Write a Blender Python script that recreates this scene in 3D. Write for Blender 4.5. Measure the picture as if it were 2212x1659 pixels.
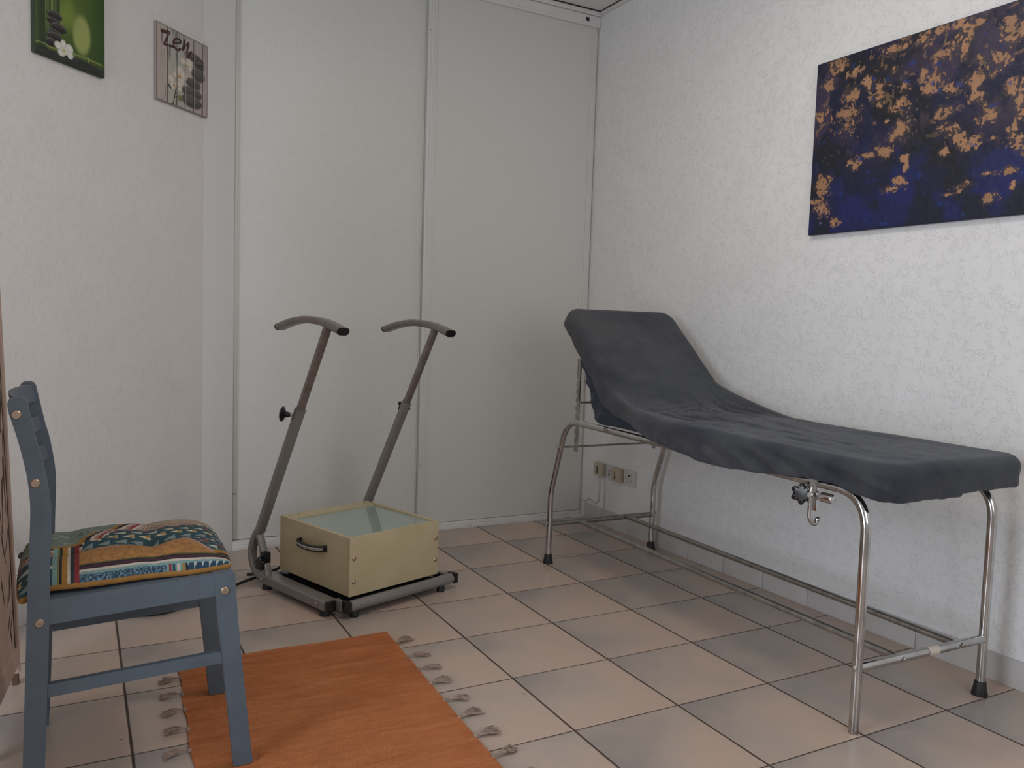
import bpy, bmesh, math, random
import numpy as np
from mathutils import Vector, Matrix, noise as mnoise

for o in list(bpy.data.objects):
    bpy.data.objects.remove(o, do_unlink=True)
sc = bpy.context.scene
col = sc.collection
T = 0.333                      # one floor tile in metres; coordinates below are in tiles

# ------------------------------------------------------------------ camera
yaw, pitch, roll = 0.4924, -0.0727, 0.0320
fwd = Vector((math.sin(yaw)*math.cos(pitch), math.cos(yaw)*math.cos(pitch), math.sin(pitch)))
rgt = Vector((math.cos(yaw), -math.sin(yaw), 0))
upv = rgt.cross(fwd)
r2 = rgt*math.cos(roll) + upv*math.sin(roll)
u2 = -rgt*math.sin(roll) + upv*math.cos(roll)
cam_d = bpy.data.cameras.new('camera')
cam = bpy.data.objects.new('camera', cam_d)
col.objects.link(cam)
M = Matrix((r2, u2, -fwd)).transposed().to_4x4()
M.translation = Vector((-4.317, -10.995, 3.0638))*T
cam.matrix_world = M
cam_d.sensor_width = 36.0
cam_d.lens = 1752.35/2212*36
cam_d.clip_start = 0.02
sc.camera = cam

# ------------------------------------------------------------------ light, exposure
sc.view_settings.view_transform = 'Standard'
sc.view_settings.look = 'None'
sc.view_settings.gamma = 1.0
sc.view_settings.use_curve_mapping = False
sc.view_settings.exposure = -0.16

world = bpy.data.worlds.new('daylight_world')
sc.world = world
world.use_nodes = True
bg = world.node_tree.nodes['Background']
bg.inputs[0].default_value = (0.62, 0.76, 1.0, 1)
bg.inputs[1].default_value = 1.0

def area(name, loc, rot, sx, sy, power, color, spread=180):
    d = bpy.data.lights.new(name, 'AREA')
    d.shape = 'RECTANGLE'; d.size = sx*T; d.size_y = sy*T
    d.energy = power; d.color = color; d.spread = math.radians(spread)
    o = bpy.data.objects.new(name, d); col.objects.link(o)
    o.location = Vector(loc)*T; o.rotation_euler = rot
    return o
# daylight entering through the rear window (behind the camera) and the glazed side opening
area('window_daylight', (-1.2, -14.85, 4.5), (math.radians(90), 0, 0), 4.8, 4.2, 18, (1.0, 0.97, 0.94))
area('side_window_daylight', (-8.85, -8.4, 3.3), (math.radians(90), 0, math.radians(-90)), 3.2, 5.8, 46, (0.83, 0.90, 1.0))

# ------------------------------------------------------------------ helpers
def V(*a):
    return Vector(a)

def tagk(o, label=None, cat=None, group=None, kind=None):
    if label: o['label'] = label
    if cat: o['category'] = cat
    if group: o['group'] = group
    if kind: o['kind'] = kind
    return o

def thing(name, loc, label, cat, group=None):
    o = bpy.data.objects.new(name, None)
    o.empty_display_size = 0.05
    col.objects.link(o)
    o.location = Vector(loc)*T
    tagk(o, label, cat, group)
    return o

def root_loc(p):
    v = Vector((0, 0, 0))
    while p is not None:
        v = v + p.location
        p = p.parent
    return v

def finish(me, name, mats, parent, smooth=None, origin=None):
    """me holds tile-unit world coordinates"""
    off = root_loc(parent) if parent is not None else (Vector(origin)*T if origin else Vector((0, 0, 0)))
    for v in me.vertices:
        v.co = v.co*T - off
    if not isinstance(mats, (list, tuple)):
        mats = [mats]
    for m in mats:
        me.materials.append(m)
    if smooth is not None:
        me.polygons.foreach_set('use_smooth', [True]*len(me.polygons))
        if smooth < 180:
            me.set_sharp_from_angle(angle=math.radians(smooth))
    me.update()
    o = bpy.data.objects.new(name, me)
    col.objects.link(o)
    if parent is not None:
        o.parent = parent
    elif origin:
        o.location = off
    return o

class MB:
    def __init__(self):
        self.v = []; self.f = []; self.mi = []
    def add(self, vs, fs, mi=0):
        n = len(self.v)
        self.v += [tuple(p) for p in vs]
        self.f += [tuple(i+n for i in f) for f in fs]
        self.mi += [mi]*len(fs)
        return self
    def box(self, a, b, mi=0, bev=0.0):
        """axis aligned box from corner a to corner b"""
        return self.obox(((a[0]+b[0])/2, (a[1]+b[1])/2, (a[2]+b[2])/2),
                         (abs(b[0]-a[0]), abs(b[1]-a[1]), abs(b[2]-a[2])), None, mi, bev)
    def obox(self, c, s, axes=None, mi=0, bev=0.0):
        X, Y, Z = [Vector(t) for t in (axes or ((1,0,0),(0,1,0),(0,0,1)))]
        c = Vector(c)
        bm = bmesh.new()
        bmesh.ops.create_cube(bm, size=1)
        for v in bm.verts:
            v.co = Vector((v.co.x*s[0], v.co.y*s[1], v.co.z*s[2]))
        if bev > 0:
            bmesh.ops.bevel(bm, geom=list(bm.edges), offset=bev, segments=2, affect='EDGES', profile=0.7)
        vs = [c + X*v.co.x + Y*v.co.y + Z*v.co.z for v in bm.verts]
        bm.verts.index_update()
        fs = [[v.index for v in f.verts] for f in bm.faces]
        bm.free()
        return self.add(vs, fs, mi)
    def prism(self, pts, ext, mi=0):
        """closed polygon pts (3d) extruded by vector ext"""
        n = len(pts); e = Vector(ext)
        vs = [Vector(p) for p in pts] + [Vector(p)+e for p in pts]
        nrm = Vector((0,0,0))
        for i in range(n):
            a = vs[i]; b = vs[(i+1) % n]
            nrm += a.cross(b)
        flip = nrm.dot(e) > 0
        bot = list(range(n)); top = list(range(n, 2*n))
        fs = []
        if flip:
            fs.append(bot[::-1]); fs.append(top)
            fs += [(i, (i+1) % n, n+(i+1) % n, n+i) for i in range(n)]
        else:
            fs.append(bot); fs.append(top[::-1])
            fs += [((i+1) % n, i, n+i, n+(i+1) % n) for i in range(n)]
        return self.add(vs, fs, mi)
    def sweep(self, pts, prof, up=None, mi=0, caps=True, scale=None):
        pts = [Vector(p) for p in pts]
        n = len(pts); m = len(prof)
        t0 = (pts[1]-pts[0]).normalized()
        if up is None:
            up = Vector((0,0,1)) if abs(t0.z) < 0.9 else Vector((1,0,0))
        N = (Vector(up) - t0*Vector(up).dot(t0)).normalized()
        rings = []
        tp = t0
        for i in range(n):
            if i == 0: t = t0
            elif i == n-1: t = (pts[-1]-pts[-2]).normalized()
            else:
                t = ((pts[i+1]-pts[i]).normalized() + (pts[i]-pts[i-1]).normalized())
                t = t.normalized() if t.length > 1e-9 else tp
            ax = tp.cross(t)
            if ax.length > 1e-8:
                N = Matrix.Rotation(tp.angle(t), 3, ax.normalized()) @ N
            N = (N - t*N.dot(t)).normalized()
            B = t.cross(N)
            k = scale[i] if scale else 1
            # widen mitre
            w = 1.0
            if 0 < i < n-1:
                c = max(0.3, (pts[i+1]-pts[i]).normalized().dot(t)); w = 1.0/c
                w = min(w, 1.15)
            rings.append([pts[i] + N*(q[1]*k*w) + B*(q[0]*k) for q in prof])
            tp = t
        vs = [p for r in rings for p in r]
        fs = []
        for i in range(n-1):
            for j in range(m):
                a = i*m+j; b = i*m+(j+1) % m
                fs.append((a, b, b+m, a+m))
        if caps:
            fs.append(tuple(range(m))[::-1]); fs.append(tuple((n-1)*m+j for j in range(m)))
        return self.add(vs, fs, mi)
    def tube(self, pts, r, seg=16, mi=0, caps=True, scale=None):
        return self.sweep(pts, circ(r, seg), None, mi, caps, scale)
    def lathe(self, c, axis, prof, seg=24, mi=0):
        """prof: list of (radius, distance along axis)"""
        c = Vector(c); a = Vector(axis).normalized()
        X = a.orthogonal().normalized(); Y = a.cross(X)
        vs = []; m = seg
        for r, h in prof:
            for j in range(m):
                t = 2*math.pi*j/m
                vs.append(c + a*h + (X*math.cos(t) + Y*math.sin(t))*r)
        fs = []
        for i in range(len(prof)-1):
            for j in range(m):
                k = (j+1) % m
                fs.append((i*m+j, i*m+k, (i+1)*m+k, (i+1)*m+j))
        fs.append(tuple(range(m))[::-1]); fs.append(tuple((len(prof)-1)*m+j for j in range(m)))
        return self.add(vs, fs, mi)
    def ball(self, c, r, mi=0, seg=16, sz=1.0):
        p = []
        for i in range(1, 9):
            t = math.pi*i/9
            p.append((r*math.sin(t), -r*math.cos(t)*sz))
        return self.lathe(c, (0,0,1), p, seg, mi)
    def build(self, name, mats, parent=None, smooth=35, origin=None, recalc=True):
        me = bpy.data.meshes.new(name)
        me.from_pydata(self.v, [], self.f)
        if recalc:
            bm = bmesh.new(); bm.from_mesh(me)
            bmesh.ops.recalc_face_normals(bm, faces=bm.faces)
            bm.to_mesh(me); bm.free()
        me.polygons.foreach_set('material_index', self.mi)
        return finish(me, name, mats, parent, smooth, origin)

def circ(r, n=16):
    return [(r*math.cos(2*math.pi*i/n), r*math.sin(2*math.pi*i/n)) for i in range(n)]
def oval(w, h, n=10):
    """stadium profile: width w along B, height h along N"""
    r = min(w, h)/2; pts = []
    for i in range(n+1):
        a = -math.pi/2 + math.pi*i/n
        if w >= h: pts.append(((w/2-r)+r*math.cos(a), r*math.sin(a)))
        else: pts.append((r*math.cos(a+math.pi/2), (h/2-r)+r*math.sin(a+math.pi/2)))
    q = [(-x, -y) for x, y in pts]
    return pts + q
def rrect(w, h, r, n=4):
    pts = []
    for cx, cy, a0 in ((w/2-r, h/2-r, 0), (-w/2+r, h/2-r, 90), (-w/2+r, -h/2+r, 180), (w/2-r, -h/2+r, 270)):
        for i in range(n+1):
            a = math.radians(a0+90*i/n)
            pts.append((cx+r*math.cos(a), cy+r*math.sin(a)))
    return pts
def fillet(pts, r, n=8):
    pts = [Vector(p) for p in pts]
    out = [pts[0]]
    for i in range(1, len(pts)-1):
        a, b, c = pts[i-1], pts[i], pts[i+1]
        rr = r[i-1] if isinstance(r, (list, tuple)) else r
        d1 = (a-b); d2 = (c-b)
        rr = min(rr, d1.length*0.49, d2.length*0.49)
        p = b + d1.normalized()*rr; q = b + d2.normalized()*rr
        for k in range(n+1):
            t = k/n
            out.append(p*(1-t)**2 + b*2*t*(1-t) + q*t*t)
    out.append(pts[-1])
    return out
def spline(pts, n=8):
    pts = [Vector(p) for p in pts]
    P = [pts[0]*2-pts[1]] + pts + [pts[-1]*2-pts[-2]]
    out = []
    for i in range(1, len(P)-2):
        for k in range(n):
            t = k/n
            a, b, c, d = P[i-1], P[i], P[i+1], P[i+2]
            out.append(0.5*((b*2) + (c-a)*t + (a*2-b*5+c*4-d)*t*t + (b*3-a-c*3+d)*t**3))
    out.append(pts[-1])
    return out

# ------------------------------------------------------------------ materials
def newmat(name):
    m = bpy.data.materials.new(name); m.use_nodes = True
    nt = m.node_tree
    return m, nt, nt.nodes['Principled BSDF']
def N(nt, t, **kw):
    n = nt.nodes.new(t)
    for k, v in kw.items():
        if k in n.inputs.keys(): n.inputs[k].default_value = v
        else: setattr(n, k, v)
    return n
def lk(nt, a, b): nt.links.new(a, b)
def objco(nt, scale=(1,1,1)):
    tc = nt.nodes.new('ShaderNodeTexCoord')
    mp = nt.nodes.new('ShaderNodeMapping')
    mp.inputs['Scale'].default_value = scale
    lk(nt, tc.outputs['Object'], mp.inputs['Vector'])
    return mp.outputs['Vector']
def ramp(nt, fac, stops):
    r = nt.nodes.new('ShaderNodeValToRGB')
    cr = r.color_ramp
    while len(cr.elements) < len(stops): cr.elements.new(0.5)
    for e, (p, c) in zip(cr.elements, stops):
        e.position = p; e.color = tuple(c)+(1,) if len(c) == 3 else c
    lk(nt, fac, r.inputs[0])
    return r.outputs['Color']
def noise(nt, vec, scale, detail=4, rough=0.5, dist=0.0):
    n = N(nt, 'ShaderNodeTexNoise'); n.inputs['Scale'].default_value = scale
    n.inputs['Detail'].default_value = detail; n.inputs['Roughness'].default_value = rough
    n.inputs['Distortion'].default_value = dist
    lk(nt, vec, n.inputs['Vector']); return n
def bump(nt, b, height, strength, dist, normal=None):
    n = nt.nodes.new('ShaderNodeBump')
    n.inputs['Strength'].default_value = strength; n.inputs['Distance'].default_value = dist
    lk(nt, height, n.inputs['Height'])
    if normal is not None: lk(nt, normal, n.inputs['Normal'])
    if b is not None: lk(nt, n.outputs['Normal'], b.inputs['Normal'])
    return n.outputs['Normal']
def math_(nt, op, a, b=None, c=None, clamp=False):
    n = nt.nodes.new('ShaderNodeMath'); n.operation = op; n.use_clamp = clamp
    for i, x in enumerate((a, b, c)):
        if x is None: continue
        if isinstance(x, (int, float)): n.inputs[i].default_value = x
        else: lk(nt, x, n.inputs[i])
    return n.outputs[0]
def mixc(nt, fac, a, b, mode='MIX'):
    n = nt.nodes.new('ShaderNodeMix'); n.data_type = 'RGBA'; n.blend_type = mode
    for s, x in ((n.inputs[0], fac), (n.inputs[6], a), (n.inputs[7], b)):
        if isinstance(x, (int, float)): s.default_value = x
        elif isinstance(x, (tuple, list)): s.default_value = tuple(x)+(1,) if len(x) == 3 else x
        else: lk(nt, x, s)
    return n.outputs[2]

def simple(name, c, rough=0.5, metal=0.0, var=0.0, vscale=60, bmp=0.0, bscale=200, spec=None, coat=0.0):
    m, nt, b = newmat(name)
    b.inputs['Base Color'].default_value = tuple(c)+(1,)
    b.inputs['Roughness'].default_value = rough
    b.inputs['Metallic'].default_value = metal
    if spec is not None: b.inputs['Specular IOR Level'].default_value = spec
    if coat: b.inputs['Coat Weight'].default_value = coat
    co = objco(nt)
    if var > 0:
        n = noise(nt, co, vscale, 5, 0.6)
        cc = ramp(nt, n.outputs['Fac'], [(0.3, tuple(x*(1-var) for x in c)), (0.7, tuple(min(1, x*(1+var)) for x in c))])
        lk(nt, cc, b.inputs['Base Color'])
    if bmp > 0:
        n = noise(nt, co, bscale, 4, 0.6)
        bump(nt, b, n.outputs['Fac'], bmp, 0.001)
    return m

def plaster(name, c, strength=0.55, scale=1.0):
    m, nt, b = newmat(name)
    co = objco(nt)
    n1 = noise(nt, co, 6, 3, 0.5)
    lk(nt, ramp(nt, n1.outputs['Fac'], [(0.35, tuple(x*0.965 for x in c)), (0.7, c)]), b.inputs['Base Color'])
    b.inputs['Roughness'].default_value = 0.62
    b.inputs['Specular IOR Level'].default_value = 0.3
    # trowelled grain: short curved ridges left by a brush roller
    w = noise(nt, co, 64*scale, 2.0, 0.5, 1.0)
    r1 = ramp(nt, w.outputs['Fac'], [(0.47, (0.3,0.3,0.3)), (0.515, (1,1,1)), (0.54, (0.15,0.15,0.15)), (0.60, (0.3,0.3,0.3))])
    w2 = noise(nt, co, 34*scale, 2, 0.5)
    msk = ramp(nt, w2.outputs['Fac'], [(0.46, (0.10,0.10,0.10)), (0.56, (1,1,1))])
    h = mixc(nt, 1.0, r1, msk, 'MULTIPLY')
    fine = noise(nt, co, 300, 3, 0.6)
    h2 = mixc(nt, 0.12, h, fine.outputs['Fac'])
    bump(nt, b, h2, strength, 0.0028)
    return m

MAT = {}
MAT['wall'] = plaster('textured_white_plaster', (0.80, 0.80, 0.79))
MAT['wall_left'] = plaster('textured_white_plaster_shaded', (0.71, 0.685, 0.66), 0.4)  # same white plaster, dimmer warm light on the slanted wall put into colour
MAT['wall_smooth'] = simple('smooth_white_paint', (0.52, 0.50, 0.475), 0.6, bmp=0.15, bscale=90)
MAT['ceiling'] = simple('ceiling_paint', (0.74, 0.73, 0.71), 0.8, bmp=0.1)
MAT['gap'] = simple('shadow_gap', (0.02, 0.02, 0.02), 0.9)

def door_mat():
    m, nt, b = newmat('linen_grain_door_board')
    co = objco(nt)
    a = noise(nt, objco(nt, (900, 900, 120)), 1, 2, 0.5)
    c = noise(nt, objco(nt, (120, 120, 900)), 1, 2, 0.5)
    s = math_(nt, 'ADD', a.outputs['Fac'], c.outputs['Fac'])
    lk(nt, ramp(nt, math_(nt, 'MULTIPLY', s, 0.5), [(0.38, (0.57, 0.57, 0.54)), (0.62, (0.65, 0.65, 0.62))]), b.inputs['Base Color'])
    b.inputs['Roughness'].default_value = 0.42
    bump(nt, b, s, 0.25, 0.0004)
    return m
MAT['door'] = door_mat()
MAT['door_alu'] = simple('white_lacquered_profile', (0.62, 0.62, 0.60), 0.35, 0.0)
MAT['track'] = simple('white_track_paint', (0.68, 0.67, 0.65), 0.4, var=0.04, vscale=14)

def floor_mat():
    m, nt, b = newmat('glazed_floor_tiles')
    co = objco(nt, (1/T, 1/T, 1/T))
    sx = nt.nodes.new('ShaderNodeSeparateXYZ'); lk(nt, co, sx.inputs[0])
    fx = math_(nt, 'FRACT', math_(nt, 'ADD', sx.outputs['X'], 100.0))
    fy = math_(nt, 'FRACT', math_(nt, 'ADD', sx.outputs['Y'], 100.0))
    dx = math_(nt, 'MINIMUM', fx, math_(nt, 'SUBTRACT', 1.0, fx))
    dy = math_(nt, 'MINIMUM', fy, math_(nt, 'SUBTRACT', 1.0, fy))
    # slightly uneven joints: x joints of the cell border are a bit wider
    wob = noise(nt, co, 3.0, 2)
    wv = math_(nt, 'MULTIPLY', math_(nt, 'SUBTRACT', wob.outputs['Fac'], 0.5), 0.006)
    dx2 = math_(nt, 'ADD', math_(nt, 'SUBTRACT', dx, 0.0035), wv)
    dy2 = math_(nt, 'ADD', dy, wv)
    d = math_(nt, 'MINIMUM', dx2, dy2)
    joint = ramp(nt, d, [(0.0055, (1,1,1)), (0.0080, (0,0,0))])
    # per tile random
    fl = nt.nodes.new('ShaderNodeVectorMath'); fl.operation = 'FLOOR'; lk(nt, co, fl.inputs[0])
    wn = nt.nodes.new('ShaderNodeTexWhiteNoise'); wn.noise_dimensions = '2D'; lk(nt, fl.outputs[0], wn.inputs['Vector'])
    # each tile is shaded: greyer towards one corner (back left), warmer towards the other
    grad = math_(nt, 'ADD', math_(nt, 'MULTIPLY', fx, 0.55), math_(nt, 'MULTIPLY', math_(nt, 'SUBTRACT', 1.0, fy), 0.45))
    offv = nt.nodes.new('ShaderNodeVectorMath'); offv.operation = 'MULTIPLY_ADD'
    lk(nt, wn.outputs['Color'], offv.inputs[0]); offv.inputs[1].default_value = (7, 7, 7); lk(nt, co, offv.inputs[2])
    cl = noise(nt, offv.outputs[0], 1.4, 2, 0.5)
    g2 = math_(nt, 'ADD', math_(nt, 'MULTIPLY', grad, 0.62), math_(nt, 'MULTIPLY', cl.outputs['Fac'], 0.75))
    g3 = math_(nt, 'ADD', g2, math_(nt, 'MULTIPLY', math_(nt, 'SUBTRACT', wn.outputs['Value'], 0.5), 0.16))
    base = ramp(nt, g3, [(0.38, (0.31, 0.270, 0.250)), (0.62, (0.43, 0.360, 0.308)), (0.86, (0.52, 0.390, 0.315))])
    sp = noise(nt, co, 22, 3, 0.7)
    base = mixc(nt, 0.5, base, ramp(nt, sp.outputs['Fac'], [(0.25, (0.88,0.88,0.88)), (0.75, (1.08,1.06,1.04))]), 'MULTIPLY')
    dots = noise(nt, co, 9, 1, 0.3)
    base = mixc(nt, ramp(nt, dots.outputs['Fac'], [(0.825, (0,0,0)), (0.835, (1,1,1))]), base, (0.14, 0.10, 0.08))
    cc = mixc(nt, joint, base, (0.062, 0.040, 0.028))
    lk(nt, cc, b.inputs['Base Color'])
    rr = mixc(nt, joint, (0.33,0.33,0.33), (0.85,0.85,0.85))
    lk(nt, rr, b.inputs['Roughness'])
    hgt = ramp(nt, d, [(0.004, (0,0,0)), (0.016, (1,1,1))])
    n1 = bump(nt, None, hgt, 0.6, 0.0012)
    wv2 = noise(nt, co, 5, 2)
    bump(nt, b, wv2.outputs['Fac'], 0.08, 0.004, n1)
    return m
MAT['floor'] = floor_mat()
MAT['skirting'] = simple('skirting_tile', (0.52, 0.50, 0.48), 0.35, var=0.06, vscale=8)

def chrome():
    m, nt, b = newmat('worn_chrome')
    co = objco(nt)
    b.inputs['Metallic'].default_value = 1.0
    n = noise(nt, co, 18, 5, 0.65)
    lk(nt, ramp(nt, n.outputs['Fac'], [(0.40, (0.58, 0.58, 0.575)), (0.72, (0.40, 0.385, 0.37))]), b.inputs['Base Color'])
    lk(nt, ramp(nt, n.outputs['Fac'], [(0.35, (0.07,)*3), (0.7, (0.20,)*3)]), b.inputs['Roughness'])
    return m
MAT['chrome'] = chrome()
MAT['dull_chrome'] = simple('dull_nickel_tube', (0.34, 0.32, 0.29), 0.36, 0.85, var=0.25, vscale=30)
MAT['black_rubber'] = simple('black_rubber', (0.010, 0.010, 0.011), 0.55)
MAT['black_plastic'] = simple('black_plastic', (0.008, 0.008, 0.009), 0.22)
MAT['silver'] = simple('silver_lacquer', (0.26, 0.245, 0.235), 0.36, 0.35, bmp=0.1, bscale=500)
MAT['silver_dark'] = simple('raw_steel_tube', (0.235, 0.205, 0.185), 0.30, 0.55, var=0.15, vscale=30)
MAT['tape'] = simple('paper_tape', (0.62, 0.55, 0.46), 0.7)
MAT['screw'] = simple('zinc_screw', (0.45, 0.42, 0.38), 0.3, 0.9)
MAT['brass'] = simple('brass_screw', (0.42, 0.32, 0.24), 0.35, 0.85)

def cloth(name, c1, c2, sheen=0.5, bs=0.35):
    m, nt, b = newmat(name)
    co = objco(nt)
    n = noise(nt, co, 9, 5, 0.65)
    n_ = noise(nt, co, 2.6, 3, 0.6)
    mott = mixc(nt, 0.55, n.outputs['Fac'], n_.outputs['Fac'])
    lk(nt, ramp(nt, mott, [(0.38, c1), (0.62, c2)]), b.inputs['Base Color'])
    b.inputs['Roughness'].default_value = 0.95
    b.inputs['Specular IOR Level'].default_value = 0.1
    b.inputs['Sheen Weight'].default_value = sheen
    b.inputs['Sheen Roughness'].default_value = 0.5
    b.inputs['Sheen Tint'].default_value = (0.75, 0.76, 0.80, 1)
    f = noise(nt, co, 700, 3, 0.7)
    f2 = noise(nt, co, 60, 4, 0.6)
    nn = bump(nt, None, f2.outputs['Fac'], 0.18, 0.003)
    bump(nt, b, f.outputs['Fac'], bs, 0.0012, nn)
    return m
MAT['towel'] = cloth('charcoal_terry', (0.032, 0.035, 0.046), (0.066, 0.070, 0.074), 0.22)
MAT['towel_in'] = cloth('slate_stretch_cloth', (0.045, 0.054, 0.072), (0.058, 0.068, 0.088), 0.1, 0.1)
MAT['vinyl'] = simple('dark_vinyl', (0.02, 0.02, 0.024), 0.4)

def chair_paint():
    m, nt, b = newmat('slate_blue_paint')
    co = objco(nt)
    n = noise(nt, co, 14, 5, 0.6)
    base = ramp(nt, n.outputs['Fac'], [(0.3, (0.076, 0.102, 0.128)), (0.7, (0.093, 0.123, 0.152))])
    ch = noise(nt, co, 70, 2, 0.5)
    base = mixc(nt, ramp(nt, ch.outputs['Fac'], [(0.76, (0,0,0)), (0.78, (0.8,)*3)]), base, (0.05, 0.05, 0.05))
    lk(nt, base, b.inputs['Base Color'])
    b.inputs['Roughness'].default_value = 0.48
    g = noise(nt, objco(nt, (40, 40, 400)), 1, 3)
    bump(nt, b, g.outputs['Fac'], 0.12, 0.0006)
    return m
MAT['chair'] = chair_paint()

def cream():
    m, nt, b = newmat('cream_lacquered_wood')
    co = objco(nt)
    n = noise(nt, co, 8, 5, 0.6)
    base = ramp(nt, n.outputs['Fac'], [(0.3, (0.47, 0.395, 0.240)), (0.7, (0.53, 0.450, 0.285))])
    s = noise(nt, objco(nt, (12, 12, 60)), 1.0, 3, 0.6, 0.5)
    base = mixc(nt, ramp(nt, s.outputs['Fac'], [(0.765, (0,0,0)), (0.78, (1,1,1))]), base, (0.12, 0.06, 0.03))
    lk(nt, base, b.inputs['Base Color'])
    b.inputs['Roughness'].default_value = 0.45
    return m
MAT['cream'] = cream()
def glass_top():
    m, nt, b = newmat('thick_green_glass')
    b.inputs['Base Color'].default_value = (0.42, 0.52, 0.46, 1)
    b.inputs['Roughness'].default_value = 0.04
    b.inputs['IOR'].default_value = 2.1
    co = objco(nt)
    n = noise(nt, co, 40, 2, 0.4)
    base = mixc(nt, ramp(nt, n.outputs['Fac'], [(0.745, (0,0,0)), (0.755, (0.7,)*3)]), (0.31, 0.39, 0.34), (0.13, 0.15, 0.13))
    lk(nt, base, b.inputs['Base Color'])
    return m
MAT['glass'] = glass_top()

def rug_mat():
    m, nt, b = newmat('orange_handwoven_cotton')
    co = objco(nt)
    rows = noise(nt, objco(nt, (26, 320, 10)), 1, 3, 0.6)       # weft rows run along x
    bands = noise(nt, objco(nt, (5.0, 44, 4)), 1, 3, 0.7, 0.6)
    blot = noise(nt, co, 6, 4, 0.6)
    f = math_(nt, 'ADD', math_(nt, 'MULTIPLY', rows.outputs['Fac'], 0.45), math_(nt, 'MULTIPLY', bands.outputs['Fac'], 0.55))
    base = ramp(nt, f, [(0.34, (0.36, 0.115, 0.042)), (0.50, (0.44, 0.155, 0.060)), (0.66, (0.49, 0.195, 0.085))])
    base = mixc(nt, 0.6, base, ramp(nt, blot.outputs['Fac'], [(0.35, (0.86,0.84,0.82)), (0.65, (1.08,1.08,1.1))]), 'MULTIPLY')
    lk(nt, base, b.inputs['Base Color'])
    b.inputs['Roughness'].default_value = 0.95
    b.inputs['Specular IOR Level'].default_value = 0.1
    w1 = N(nt, 'ShaderNodeTexWave'); w1.bands_direction = 'Y'; w1.inputs['Scale'].default_value = 70
    w1.inputs['Distortion'].default_value = 1.0; w1.inputs['Detail'].default_value = 2
    lk(nt, co, w1.inputs['Vector'])
    w2 = N(nt, 'ShaderNodeTexWave'); w2.bands_direction = 'X'; w2.inputs['Scale'].default_value = 110
    w2.inputs['Distortion'].default_value = 0.6
    lk(nt, co, w2.inputs['Vector'])
    hh = math_(nt, 'ADD', math_(nt, 'MULTIPLY', w1.outputs['Fac'], 0.5), math_(nt, 'MULTIPLY', w2.outputs['Fac'], 0.5))
    hh = math_(nt, 'ADD', hh, math_(nt, 'MULTIPLY', bands.outputs['Fac'], 1.6))
    bump(nt, b, hh, 0.7, 0.0015)
    return m
MAT['rug'] = rug_mat()
MAT['tassel'] = simple('taupe_cotton_yarn', (0.29, 0.21, 0.165), 0.9, var=0.35, vscale=120)

def attr_mat(name, rough=0.6, bmp=0.0, bscale=300, sheen=0.0, coat=0.0):
    m, nt, b = newmat(name)
    a = nt.nodes.new('ShaderNodeAttribute'); a.attribute_name = 'pattern'
    lk(nt, a.outputs['Color'], b.inputs['Base Color'])
    b.inputs['Roughness'].default_value = rough
    b.inputs['Sheen Weight'].default_value = sheen
    b.inputs['Coat Weight'].default_value = coat
    if bmp:
        n = noise(nt, objco(nt), bscale, 3, 0.6)
        bump(nt, b, n.outputs['Fac'], bmp, 0.0008)
    return m

def set_pattern(me, cols):
    a = me.color_attributes.new('pattern', 'FLOAT_COLOR', 'POINT')
    c = np.ones((len(me.vertices), 4), dtype=np.float32)
    c[:, :3] = cols
    a.data.foreach_set('color', c.ravel())

def s2l(c):
    c = np.asarray(c, float)/255
    return np.where(c <= 0.04045, c/12.92, ((c+0.055)/1.055)**2.4)

def vnoise(x, y, seed=0):
    """smooth value noise on arrays"""
    def h(i, j):
        n = (i*374761393 + j*668265263 + seed*974634777) & 0xffffffff
        n = ((n ^ (n >> 13))*1274126177) & 0xffffffff
        return ((n ^ (n >> 16)) & 0xffff)/65535.0
    xi = np.floor(x).astype(np.int64); yi = np.floor(y).astype(np.int64)
    xf = x-xi; yf = y-yi
    u = xf*xf*(3-2*xf); v = yf*yf*(3-2*yf)
    a = h(xi, yi); b = h(xi+1, yi); c = h(xi, yi+1); d = h(xi+1, yi+1)
    return (a*(1-u)+b*u)*(1-v) + (c*(1-u)+d*u)*v
def fbm(x, y, oct=4, seed=0, gain=0.5):
    s = 0; a = 1; t = 0
    for k in range(oct):
        s = s + a*vnoise(x*2**k, y*2**k, seed+k*17); t += a; a *= gain
    return s/t
def lerpc(c, new, m):
    m = np.clip(m, 0, 1)[..., None]
    return c*(1-m) + np.asarray(new)*m
def sstep(a, b, x):
    t = np.clip((x-a)/(b-a), 0, 1); return t*t*(3-2*t)
def seg_dist(U, W, pts, asp=1.0):
    d = np.full(U.shape, 9.0)
    for (ax, ay), (bx, by) in zip(pts[:-1], pts[1:]):
        ex, ey = bx-ax, (by-ay)*asp
        px, py = U-ax, (W-ay)*asp
        t = np.clip((px*ex+py*ey)/(ex*ex+ey*ey+1e-12), 0, 1)
        d = np.minimum(d, np.hypot(px-t*ex, py-t*ey))
    return d
# ================================================================== ROOM
H = 7.94            # ceiling height in tiles
def struct(o):
    o['kind'] = 'structure'; return o
CL = V(-2.926, -0.1, 0)                       # corner where the slanted wall meets the closet wall
d45 = V(-0.70711, -0.70711, 0); n45 = V(0.70711, -0.70711, 0)
XL = -9.0
tL = (CL.x - XL)/0.70711
CE = CL + d45*tL                               # far end of slanted wall
YF = -15.0
def xw(y):                                     # face of the right wall (very slightly out of square)
    return 2.882 + 0.0153*(-y - 0.1)
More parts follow.
